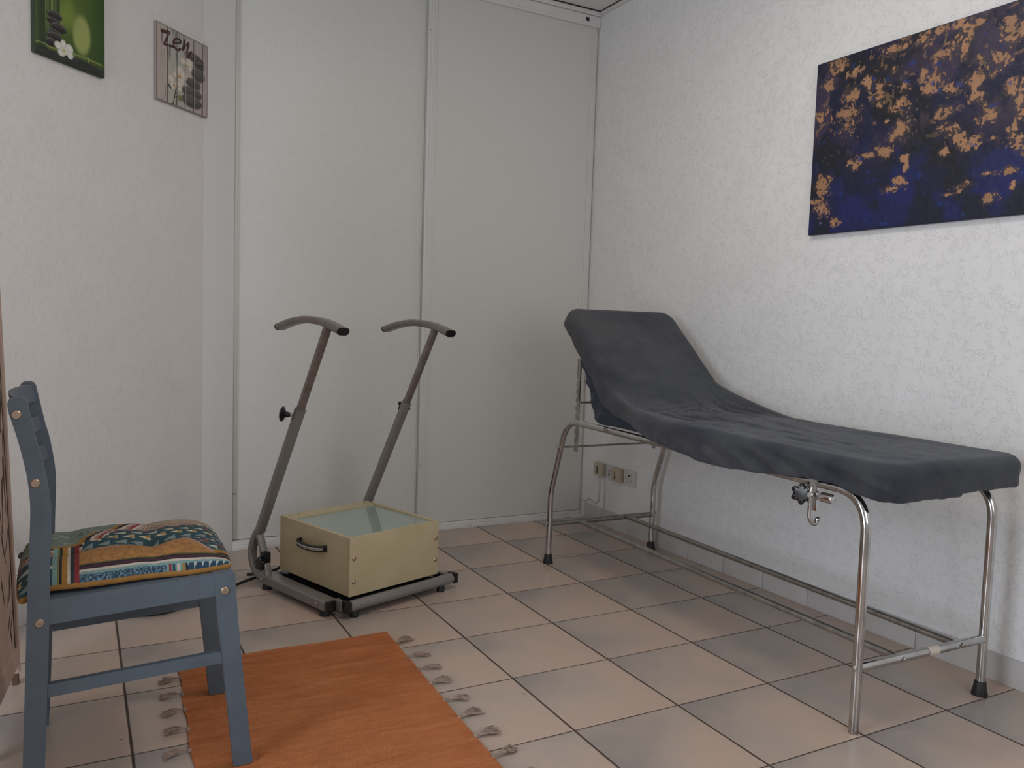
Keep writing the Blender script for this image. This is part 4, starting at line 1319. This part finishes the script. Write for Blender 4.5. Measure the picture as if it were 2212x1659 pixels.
    nf = (W < 0.024) & (U > 0.19)
    c[nf] = nav
    gly = (fbm(U*150, W*600, 2, 77) > 0.55)
    c[nf & gly & (U < 0.60)] = s2l((112, 138, 148))
    c[nf & (U >= 0.60) & (U < 0.70)] = lteal
    for a, cc in ((0.615, red), (0.635, nav), (0.655, wht), (0.68, och), (0.695, blk)): c[nf & (np.abs(U-a) < 0.006)] = cc
    c[nf & (U > 0.70) & (((U*26) % 1) < 0.42*(W/0.024))] = s2l((190, 196, 190))
    # vertical stripes near the back end
    vs_ = (W < 0.42) & (U < 0.20)
    for a, b, cc in ((0.185, 0.205, red), (0.165, 0.185, s2l((38, 50, 54))), (0.152, 0.165, wht), (0.128, 0.152, och), (0.118, 0.128, blk), (0.108, 0.118, s2l((120, 116, 68))), (0.088, 0.108, lteal)):
        c[(U >= a) & (U < b) & (W < 0.42)] = cc
    c *= (0.70+0.24*fbm(U*80, W*80, 2, 55))[..., None]
    # mesh ---------------------------------------------------------------
    n = nu*nv
    Zb = zb - 0.0
    P1_ = np.stack([X, Y, Z], -1).reshape(-1, 3)
    # under side : shallow, ochre
    ub = 60
    me = bpy.data.meshes.new('cushion_top')
    me.vertices.add(n); me.vertices.foreach_set('co', P1_.ravel())
    idx = np.arange(n).reshape(nv, nu)
    q = np.stack([idx[:-1, :-1], idx[:-1, 1:], idx[1:, 1:], idx[1:, :-1]], -1).reshape(-1, 4)
    me.loops.add(len(q)*4); me.loops.foreach_set('vertex_index', q.ravel())
    me.polygons.add(len(q)); me.polygons.foreach_set('loop_start', np.arange(0, len(q)*4, 4)); me.polygons.foreach_set('loop_total', np.full(len(q), 4))
    me.update(calc_edges=True)
    set_pattern(me, c.reshape(-1, 3))
    finish(me, 'cushion_top', attr_mat('patterned_cotton', 0.85, 0.25, 900), t, 180)
    # ochre base with piping
    mm = MB(); m2 = 64; ring = []
    def bpt(uu, ww):
        i = int(round(ww*(nv-1))); j = int(round(uu*(nu-1))); return V(*P1_[i*nu+j])
    loop = [bpt(k/m2, 0) for k in range(m2)] + [bpt(1, k/m2) for k in range(m2)] + [bpt(1-k/m2, 1) for k in range(m2)] + [bpt(0, 1-k/m2) for k in range(m2)]
    cen = V((xa+xb)/2, (ya+yb)/2, 0)
    vs = []; L_ = len(loop)
    rows = ((1.0, 0.004, 0), (1.004, -0.012, 0), (0.998, -0.030, 0), (0.975, -0.036, 0), (0.90, -0.012, 1), (0.5, 0.0, 1), (0.05, 0.0, 1))
    for k, dz, fl2 in rows:
        for p in loop:
            w_ = cen + (V(p.x, p.y, 0)-cen)*k
            z_ = p.z+dz if not fl2 else max(p.z-0.034, 1.353 + 0.0365*(w_.x-X0))+0.03*0
            vs.append(V(w_.x, w_.y, z_))
    fs = []
    for r_ in range(len(rows)-1):
        for i in range(L_): fs.append((r_*L_+i, (r_+1)*L_+i, (r_+1)*L_+(i+1) % L_, r_*L_+(i+1) % L_))
    fs.append(tuple((len(rows)-1)*L_+i for i in range(L_)))
    mm.add(vs, fs)
    mm.build('cushion_base', simple('ochre_cotton', (0.33, 0.155, 0.035), 0.85, var=0.12, vscale=50), t, 60)
cushion()

# ================================================================== RUG
rug = thing('woven_rug', (-2.65, -5.0, 0), 'flat-woven burnt orange cotton rug lying on the floor tiles', 'rug')
def rug_edge(side, y):
    f = (-3.6-y)
    if side < 0: return -3.565 - 0.045*f + 0.010*mnoise.noise(V(y*4, 0, 1)) + 0.008*math.sin(y*9)
    return -1.660 - 0.035*f + 0.010*mnoise.noise(V(y*4, 5, 1))
ys = np.linspace(-3.60, -7.4, 260); nx = 150
vs = []; fs = []
def rug_h(x, y):
    ridge = 0.010*math.exp(-((y+3.90+0.05*math.sin(x*3))/0.035)**2) + 0.009*math.exp(-((y+4.13+0.06*math.sin(x*2.2+1))/0.03)**2)*sstep(-3.6, -2.6, x)
    return 0.016 + 0.010*abs(mnoise.noise(V(x*0.7, y*3.2, 0))) + ridge + 0.006*mnoise.noise(V(x*1.2, y*7, 4))
for i, y in enumerate(ys):
    a = rug_edge(-1, y); b = rug_edge(1, y)
    for j in range(nx):
        x = a+(b-a)*j/(nx-1)
        yy = y + (0.030*(x+2.6)*0 - 0.018*(x+1.66)*0.8*(1 if i >= 0 else 0))*0.6 + 0.01*mnoise.noise(V(x*2, 0, 8))
        hz = max(0.008, rug_h(x, yy))
        if x < X0+1.30: hz = 0.008+(hz-0.008)*float(sstep(0.05, 0.2, min(abs(yy-Yn-0.03), abs(yy-Yf+0.03))+max(0, x-X0-1.26)))
        vs.append((x, yy, hz))
nr = len(ys)
for i in range(nr-1):
    for j in range(nx-1):
        fs.append((i*nx+j, (i+1)*nx+j, (i+1)*nx+j+1, i*nx+j+1))
# bottom and rim
base = len(vs)
bl = [(0, j) for j in range(nx)] + [(i, nx-1) for i in range(1, nr)] + [(nr-1, j) for j in range(nx-2, -1, -1)] + [(i, 0) for i in range(nr-2, 0, -1)]
for (i, j) in bl:
    p = vs[i*nx+j]; vs.append((p[0], p[1], 0.001))
for k in range(len(bl)):
    i, j = bl[k]; i2, j2 = bl[(k+1) % len(bl)]
    fs.append((i*nx+j, i2*nx+j2, base+(k+1) % len(bl), base+k))
me = bpy.data.meshes.new('rug_weave'); me.from_pydata(vs, [], fs)
bm = bmesh.new(); bm.from_mesh(me); bmesh.ops.recalc_face_normals(bm, faces=bm.faces); bm.to_mesh(me); bm.free()
finish(me, 'rug_weave', MAT['rug'], rug, 60)
def tassel(x, y, ang, L_, spread, seed, sgn):
    rnd = random.Random(seed); mm = MB()
    d = V(math.cos(ang)*sgn, math.sin(ang), 0); n_ = V(-d.y, d.x, 0)
    x -= sgn*0.02
    for k in range(19):
        a = rnd.uniform(-1, 1)*spread
        ln = L_*rnd.uniform(0.78, 1.08)
        bend = rnd.uniform(-0.10, 0.10)
        z1 = rnd.uniform(0.010, 0.030)
        dd = d*math.cos(a)+n_*math.sin(a)
        p0 = V(x, y, 0.018); p1 = p0+d*0.035+V(0,0,0.006)
        p2 = p1 + dd*(ln*0.5) + V(0, 0, z1-0.012); p3 = p1 + (dd*math.cos(bend)+V(-dd.y, dd.x, 0)*math.sin(bend))*ln
        p3.z = rnd.uniform(0.008, 0.022)
        mm.tube(spline([p0, p1, p2, p3], 4), 0.0052, 5)
    mm.ball(V(x+d.x*0.02, y+d.y*0.02, 0.020), 0.017, 0, 8)
    mm.build('tassel', MAT['tassel'], rug, 60)
for k, (y, ang, sp) in enumerate(((-3.93, 0.55, 0.42), (-4.25, 0.05, 0.20), (-4.54, -0.05, 0.18), (-4.85, 0.22, 0.36), (-5.17, -0.10, 0.30), (-5.49, 0.28, 0.30), (-5.80, 0.18, 0.36), (-6.11, 0.18, 0.26), (-6.42, 0.2, 0.3), (-6.73, 0.0, 0.3), (-7.04, 0.2, 0.3))):
    tassel(rug_edge(1, y), y, ang, 0.19, sp, 100+k, 1)
for k, (y, ang, sp) in enumerate(((-3.91, 0.12, 0.32), (-4.22, 0.12, 0.26), (-4.50, 0.0, 0.30), (-4.83, 0.22, 0.30), (-5.14, 0.02, 0.30), (-5.46, 0.2, 0.3), (-5.77, 0.1, 0.3), (-6.08, 0.1, 0.3), (-6.39, 0.1, 0.3), (-6.7, 0.1, 0.3), (-7.0, 0.1, 0.3))):
    tassel(rug_edge(-1, y), y, ang, 0.15, sp, 200+k, -1)

# ================================================================== STEPPER FRAME AND LIGHT BOX
P1 = V(-2.379, -1.992, 0); F_ = V(0.3256, -0.9455, 0); L_ = V(0.9455, 0.3256, 0)
def S(d, w, z): return P1 + F_*d + L_*w + V(0, 0, z)
ax3 = (F_, L_, (0,0,1))
frame = thing('handle_frame', tuple(S(0.4, 0.72, 0)), 'low silver metal frame with two tall T-handled posts in front of the closet', 'metal frame')
WS = 1.45
for w in (0.0, WS):
    wi = w + (0.030 if w < 0.5 else -0.030)
    st = MB().sweep([S(-0.30, wi, 0.112), S(1.00, wi, 0.112)], rrect(0.165, 0.105, 0.016, 3), up=(0,0,1)).build('side_tube', MAT['silver'], frame, 40)
    mm = MB(); mm.obox(S(1.022, w, 0.112), (0.050, 0.112, 0.112), ax3, 0, 0.014); mm.build('end_cap', MAT['black_plastic'], st)
    for d in (-0.20, 0.93):
        mm = MB(); mm.lathe(S(d, w, 0), (0,0,1), [(0.055, 0), (0.055, 0.03), (0.045, 0.07)], 20); mm.build('rubber_foot', MAT['black_rubber'], st)
    for d in (-0.235, 0.86): MB().lathe(S(d, w-0.052, 0.115), -L_, [(0.020, 0), (0.020, 0.010), (0.012, 0.016), (0.007, 0.010)], 14).build('screw', MAT['screw'], st)
    # curved bracket at the foot of the post
    arc = spline([S(-0.355, w, 0.68), S(-0.47, w, 0.53), S(-0.535, w, 0.35), S(-0.47, w, 0.19), S(-0.31, w, 0.105), S(-0.20, w, 0.11)], 8)
    br = MB().sweep(arc, rrect(0.095, 0.072, 0.02, 3), up=F_).build('post_bracket', MAT['silver'], frame, 50)
    strut = spline([S(-0.395, w, 0.60), S(-0.330, w, 0.50), S(-0.270, w, 0.38), S(-0.215, w, 0.25), S(-0.185, w, 0.15)], 6)
    MB().sweep(strut, rrect(0.080, 0.060, 0.015, 3), up=F_).build('bracket_strut', MAT['silver'], br, 50)
    mm = MB(); kc = S(-0.245, w-0.045, 0.29)
    star(mm, kc, tuple(-L_), 0.082, 0.05, 5); mm.obox(S(-0.25, w, 0.345), (0.10, 0.088, 0.15), ax3, 0, 0.02)
    mm.build('pivot_knob', MAT['black_plastic'], br, 40)
    # telescopic post
    pd = (S(0.90, w, 2.96) - S(-0.37, w, 0.62))
    a = S(-0.375, w, 0.62); c = a + pd*0.630; tp = a + pd*1.028
    MB().sweep([a, c], rrect(0.108, 0.070, 0.013, 3), up=F_).build('lower_post', MAT['silver'], frame, 40)
    MB().sweep([c - pd*0.02, tp], rrect(0.082, 0.056, 0.012, 3), up=F_).build('upper_post', MAT['silver_dark'], frame, 40)
    # clamping knob on the rear side
    kb = V(0.35, 0.93, 0.10)
    if w == 0.0: kb = V(-0.90, 0.44, 0.10)
    kb.normalize(); kc = c - pd*0.03
    mm = MB(); mm.tube([kc, kc+kb*0.10], 0.014, 10); mm.build('knob_screw', MAT['screw'], frame)
    mm = MB(); mm.lathe(kc+kb*0.085, kb, [(0.022, 0), (0.030, 0.03), (0.035, 0.06)], 18)
    if w == 0.0: mm.lathe(kc+kb*0.135, kb, [(0.030, 0), (0.062, 0.012), (0.083, 0.026), (0.083, 0.040), (0.06, 0.056), (0.02, 0.062)], 24)
    else: star(mm, kc+kb*0.145, tuple(kb), 0.085, 0.045, 6)
    mm.build('clamp_knob', MAT['black_plastic'], frame, 40)
    # curved grip
    tt = [S(0.02, w, 2.965), S(0.25, w, 3.02), S(0.52, w, 3.052), S(0.80, w, 3.035), S(1.0, w, 2.995), S(1.165, w, 2.945)]
    g = spline(tt, 8)
    grip = MB().sweep(g, oval(0.140, 0.076, 8), up=(0,0,1)).build('handle', MAT['silver_dark'], frame, 50)
    for e0, e1 in ((g[-1], (g[-1]-g[-2]).normalized()), (g[0], (g[0]-g[1]).normalized())):
        MB().sweep([e0 - e1*0.004, e0 + e1*0.012], oval(0.143, 0.078, 8), up=(0,0,1)).build('end_cap', MAT['black_plastic'], grip, 50)
    # gusset collar
    MB().sweep([c - pd*0.012, c + pd*0.004], rrect(0.113, 0.075, 0.016, 3), up=F_).build('collar', MAT['silver'], frame)
fb = MB().sweep([S(1.165, 0.13, 0.120), S(1.165, 1.56, 0.120)], circ(0.058, 22), up=(0,0,1)).build('front_tube', MAT['silver'], frame, 50)
for w in (0.100, 1.585):
    mm = MB(); mm.obox(S(1.165, w, 0.125), (0.122, 0.065, 0.122), ax3, 0, 0.022); mm.build('end_cap', MAT['black_plastic'], fb)
for w in (0.085, 1.52): MB().obox(S(1.07, w, 0.125), (0.13, 0.055, 0.10), ax3, 0, 0.006).build('corner_joint', MAT['silver'], frame)
MB().sweep([S(-0.22, 0.03, 0.125), S(-0.22, WS-0.03, 0.125)], circ(0.045, 16), up=(0,0,1)).build('rear_tube', MAT['silver'], frame, 50)
mm = MB(); mm.obox(S(0.46, 0.755, 0.150), (1.28, 1.20, 0.040), ax3, 0, 0.004); mm.build('platform', MAT['black_plastic'], frame)
for d, w in ((1.165, 1.40), (1.165, 0.2)):
    mm = MB(); mm.lathe(S(d, w, 0), (0,0,1), [(0.045, 0), (0.045, 0.05), (0.035, 0.07)], 16); mm.build('rubber_foot', MAT['black_rubber'], fb)

box = thing('viewing_box', tuple(S(0.475, 0.76, 0.2)), 'cream lacquered wooden box with a green glass top standing on the metal frame', 'box')
d0, d1, w0, w1, z0, z1 = -0.19, 1.14, 0.15, 1.372, 0.205, 0.822
th = 0.045
mm = MB(); mm.obox(S((d0+d1)/2-0.0, 0.76, 0.189), (1.20, 1.08, 0.030), ax3); mm.build('plinth', MAT['black_plastic'], box)
MB().obox(S(d1-th/2, (w0+w1)/2, (z0+z1)/2), (th, w1-w0, z1-z0), ax3, 0, 0.006).build('front_panel', MAT['cream'], box)
MB().obox(S(d0+th/2, (w0+w1)/2, (z0+z1)/2), (th, w1-w0, z1-z0), ax3, 0, 0.006).build('back_panel', MAT['cream'], box)
lp_ = MB().obox(S((d0+d1)/2, w0+th/2, (z0+z1)/2), (d1-d0-2*th-0.002, th, z1-z0-0.002), ax3, 0, 0.004).build('side_panel', MAT['cream'], box)
MB().obox(S((d0+d1)/2, w1-th/2, (z0+z1)/2), (d1-d0-2*th-0.002, th, z1-z0-0.002), ax3, 0, 0.004).build('side_panel', MAT['cream'], box)
MB().obox(S(-0.075, (w0+w1)/2, z1-0.02), (0.145, w1-w0-2*th-0.002, 0.036), ax3, 0, 0.003).build('top_strip', MAT['cream'], box)
MB().obox(S((0.0+d1-th)/2, (w0+w1)/2, z1-0.035), (d1-th-0.004, w1-w0-2*th-0.004, 0.03), ax3).build('glass_top', MAT['glass'], box)
mm = MB(); mm.obox(S((0.0+d1-th)/2, (w0+w1)/2, 0.30), (d1-th-0.004, w1-w0-2*th-0.004, 0.03), ax3); mm.build('bottom_board', MAT['cream'], box)
for w, z in ((0.205, 0.603), (0.205, 0.356), (1.330, 0.625), (1.330, 0.378)):
    mm = MB(); mm.lathe(S(d1, w, z), F_, [(0.024, -0.002), (0.024, 0.003), (0.016, 0.012), (0.005, 0.015)], 16); mm.build('screw', MAT['brass'], box)
for d, w in ((-0.12, 0.24), (-0.12, 0.34), (-0.12, 1.17), (-0.12, 1.27)):
    mm = MB(); mm.lathe(S(d, w, z1-0.003), (0,0,1), [(0.012, -0.002), (0.012, 0.004)], 10); mm.build('screw', MAT['brass'], box)
# strap handle with chrome inlay
hp_ = spline([S(0.250, w0, 0.620), S(0.250, w0-0.050, 0.618), S(0.30, w0-0.072, 0.613), S(0.47, w0-0.078, 0.608), S(0.63, w0-0.055, 0.615), S(0.715, w0-0.012, 0.628), S(0.72, w0, 0.628)], 8)
hd = MB().sweep(hp_, rrect(0.028, 0.070, 0.009, 3), up=(0,0,1)).build('carry_handle', MAT['black_plastic'], lp_, 50)
ip = [p - L_*0.017 for p in hp_[8:-9]]
MB().sweep(ip, rrect(0.004, 0.032, 0.0015, 1), up=(0,0,1)).build('inlay', MAT['chrome'], hd, 50)

# power cord from the box, along the floor behind the chair to the wall box
cord = MB()
pts = [S(-0.19, 0.45, 0.45), S(-0.30, 0.42, 0.30), S(-0.48, 0.28, 0.10), S(-0.72, 0.05, 0.03), V(-2.42, -1.42, 0.05), V(-2.73, -1.61, 0.03), V(-3.05, -1.90, 0.022), V(-3.41, -2.16, 0.022), V(-3.61, -2.24, 0.022), V(-3.84, -2.19, 0.022), V(-4.15, -2.05, 0.03), V(-4.40, -1.98, 0.30), V(-4.60, -1.99, 0.60), V(-4.70, -2.02, 0.675)]
cord.tube(spline(pts, 8), 0.017, 10)
co_ = cord.build('power_cord', MAT['black_rubber'], box, 60)
mm = MB(); a = V(-4.70, -2.02, 0.675); b = V(-4.895, -1.955, 0.690); prof_ = []
for k in range(15):
    f = k/14; r = (0.014+0.030*f) + (0.006 if k % 2 else 0)
    prof_.append((r, f*(b-a).length))
mm.lathe(a, b-a, prof_, 16); mm.build('plug', MAT['black_plastic'], co_, 30)

# ================================================================== SOCKETS ON THE RIGHT WALL
PL = V(-PN.x, -PN.y, 0)
def wallR(s, z, o=0.0):          # s = distance from the corner along the wall (tiles, = -y)
    return V(xw(-s), -s, z) + PN*o
axr = (PU, V(0,0,1), PN)
ivory = simple('yellowed_ivory_plastic', (0.50, 0.43, 0.31), 0.4)
white_pl = simple('white_plastic', (0.60, 0.585, 0.55), 0.35)
dark_slot = MAT['gap']
zc = 0.857
def tsock(s0, s1, zc, o, mat, label, zz=0.195):
    t = thing('phone_socket', tuple(wallR((s0+s1)/2, zc)), label, 'phone socket', )
    w = s1-s0; c = wallR((s0+s1)/2, zc, o/2)
    mm = MB(); mm.obox(c, (w, zz, o), axr, 0, 0.012); mm.build('cover_plate', mat, t)
    mm = MB(); q = wallR((s0+s1)/2 - w*0.08, zc, o)
    mm.obox(q, (0.020, 0.10, 0.004), axr); mm.obox(q - V(0,0,0.045), (0.036, 0.022, 0.004), axr); mm.obox(q - V(0,0,0.070), (0.012, 0.012, 0.004), axr)
    mm.build('slot', dark_slot, t)
tsock(0.52, 0.735, zc+0.010, 0.085, ivory, 'beige telephone socket nearest the closet, leftmost of the row on the right wall', 0.205)
tsock(0.775, 0.965, zc, 0.030, white_pl, 'flat white telephone socket between the two beige ones low on the right wall', 0.215)
tsock(0.970, 1.200, zc, 0.080, ivory, 'beige telephone socket beside the round power outlet low on the right wall', 0.205)
t = thing('power_socket', tuple(wallR(1.36, zc)), 'white power outlet with a round recess, last of the socket row', 'power socket')
c = wallR(1.365, zc-0.003, 0.015)
mm = MB(); mm.obox(c, (0.27, 0.235, 0.030), axr, 0, 0.012); mm.build('cover_plate', white_pl, t)
mm = MB(); mm.lathe(wallR(1.345, zc, 0.028), PN, [(0.078, -0.004), (0.078, 0.004), (0.070, 0.005), (0.066, -0.001), (0.02, -0.001)], 28); mm.build('recess_ring', simple('grey_socket_well', (0.36, 0.34, 0.31), 0.4), t)
mm = MB(); mm.lathe(wallR(1.355, zc+0.030, 0.028), PN, [(0.016, 0), (0.016, 0.006)], 12)
for ds in (-0.028, 0.028): mm.lathe(wallR(1.350+ds, zc-0.008, 0.027), PN, [(0.009, 0), (0.009, 0.003)], 10)
mm.build('pin_hole', MAT['gap'], t)
# painted-over phone cable down the wall and round the corner
def wcable(pts, label, r=0.008):
    mm = MB(); mm.tube(spline([wallR(s, z, 0.008) for s, z in pts], 6), r, 8)
    o = mm.build('wall_cable', MAT['wall_smooth'], None, 60, origin=tuple(wallR(*pts[0])))
    tagk(o, label, 'cable', None)
wcable([(0.58, 0.76), (0.585, 0.60), (0.583, 0.45), (0.578, 0.36), (0.54, 0.31), (0.46, 0.305), (0.38, 0.33), (0.32, 0.335), (0.24, 0.29), (0.15, 0.27), (0.11, 0.27)], 'thin white painted cable curling from the beige phone socket to the closet corner')
wcable([(0.72, 0.75), (0.73, 0.55), (0.725, 0.40), (0.727, 0.27)], 'thin straight white painted cable dropping from the socket row to the skirting', 0.007)

# white socket box with a pale lead low on the slanted wall
ax4 = (-d45, V(0,0,1), n45)
t = thing('wall_outlet', tuple(CL + d45*2.70 + V(0,0,0.55)), 'white outlet box low on the left wall behind the chair and screen', 'outlet')
mm = MB(); mm.obox(CL + d45*2.70 + V(0,0,0.565) + n45*0.03, (0.30, 0.075, 0.06), ax4, 0, 0.01); mm.build('cover_plate', white_pl, t)
mm = MB(); mm.obox(CL + d45*2.70 + V(0,0,0.492) + n45*0.045, (0.30, 0.062, 0.09), ax4, 0, 0.01); mm.build('cable_duct', MAT['track'], t)
mm = MB(); mm.tube(spline([CL + d45*3.0 + V(0,0,1.05) + n45*0.04, CL + d45*2.80 + V(0,0,0.885) + n45*0.05, CL + d45*2.66 + V(0,0,0.765) + n45*0.05, CL + d45*2.52 + V(0,0,0.63) + n45*0.05, CL + d45*2.45 + V(0,0,0.54) + n45*0.04], 6), 0.018, 10)
o = mm.build('white_cable', white_pl, None, 60, origin=tuple(CL + d45*2.66)); tagk(o, 'pale cable running diagonally down the left wall beside the carved screen', 'cable')

# ================================================================== CARVED SCREEN
def screen_mats():
    m, nt, b = newmat('limed_carved_wood')
    co = objco(nt)
    n = noise(nt, objco(nt, (30, 30, 3)), 1.0, 4, 0.6, 1.0)
    c = ramp(nt, n.outputs['Fac'], [(0.3, (0.44, 0.31, 0.245)), (0.7, (0.56, 0.42, 0.34))])
    lk(nt, c, b.inputs['Base Color']); b.inputs['Roughness'].default_value = 0.65
    return m
wood = screen_mats(); dkw = simple('dark_cut_wood', (0.055, 0.028, 0.018), 0.7); rw = simple('brown_wood', (0.10, 0.052, 0.034), 0.6, var=0.2, vscale=30)
scr = thing('carved_screen', (-4.80, -4.1, 0), 'carved light wood folding screen panel at the far left edge', 'screen')
t2 = V(-0.10, -0.995, 0).normalized(); lean = V(-0.0345, 0, 1)
nS = V(-t2.y, t2.x, 0)*-1
if nS.x < 0: nS = -nS
def SP(s, z, o=0.0): return V(-4.757, -3.40, 0) + t2*s + lean*z + nS*o
WID = 1.42
def spbox(mm, s0, s1, z0, z1, o0, o1, mi=0):
    mm.prism([SP(s0, z0, o0), SP(s1, z0, o0), SP(s1, z0, o1), SP(s0, z0, o1)], lean*(z1-z0), mi)
for s0 in (0.0, WID-0.07):
    mm = MB(); spbox(mm, s0, s0+0.07, 0.10, 5.2, -0.05, 0.012); mm.build('stile', wood, scr, 30)
for z0_ in (0.17, 5.05):
    mm = MB(); spbox(mm, 0.07, WID-0.07, z0_, z0_+0.15, -0.045, 0.010); mm.build('rail', wood, scr, 30)
for s0 in (0.012, WID-0.06):
    mm = MB(); spbox(mm, s0, s0+0.05, 0.0, 0.10, -0.045, 0.0); mm.build('foot', rw, scr, 30)
mm = MB(); spbox(mm, 0.07, WID-0.07, 0.32, 5.05, -0.035, -0.008, 0)
spbox(mm, 0.072, 0.084, 0.32, 5.05, -0.008, -0.004, 1)
rnd = random.Random(3)
# leaf shaped cuts fanning out like foliage
for k in range(170):
    s = rnd.uniform(0.12, WID-0.12); z = rnd.uniform(0.40, 4.95)
    a = rnd.choice([-1, 1])*rnd.uniform(0.15, 0.9) if z < 1.4 else rnd.uniform(-0.28, 0.28)
    ln = rnd.uniform(0.06, 0.13) if z < 1.2 else rnd.uniform(0.10, 0.30)
    wd = rnd.uniform(0.008, 0.016)
    pts = []
    for q in range(10):
        th_ = 2*math.pi*q/10
        px, pz = wd*math.sin(th_)*(1+0.3*math.cos(th_)), ln*math.cos(th_)/1.0
        ps = px*math.cos(a)+pz*math.sin(a); pz2 = -px*math.sin(a)+pz*math.cos(a)
        ps = max(0.075-s, min(WID-0.075-s, ps))
        pts.append(SP(s+ps, z+pz2, -0.0075))
    mm.prism(pts, nS*0.0015, 1)
mm.build('carved_panel', [wood, dkw], scr, 30)
# second screen leaf, added out of view to shade the chair's back post
e2 = SP(WID+0.03, 0, 0); t3 = V(-0.20, -0.98, 0).normalized(); n3 = V(0.98, -0.20, 0)
lf = MB(); lf.prism([e2 + V(0,0,0.17), e2 + t3*1.42 + V(0,0,0.17), e2 + t3*1.42 - n3*0.05 + V(0,0,0.17), e2 - n3*0.05 + V(0,0,0.17)], lean*5.03)
lf.build('added_shade_leaf', wood, scr, 30)
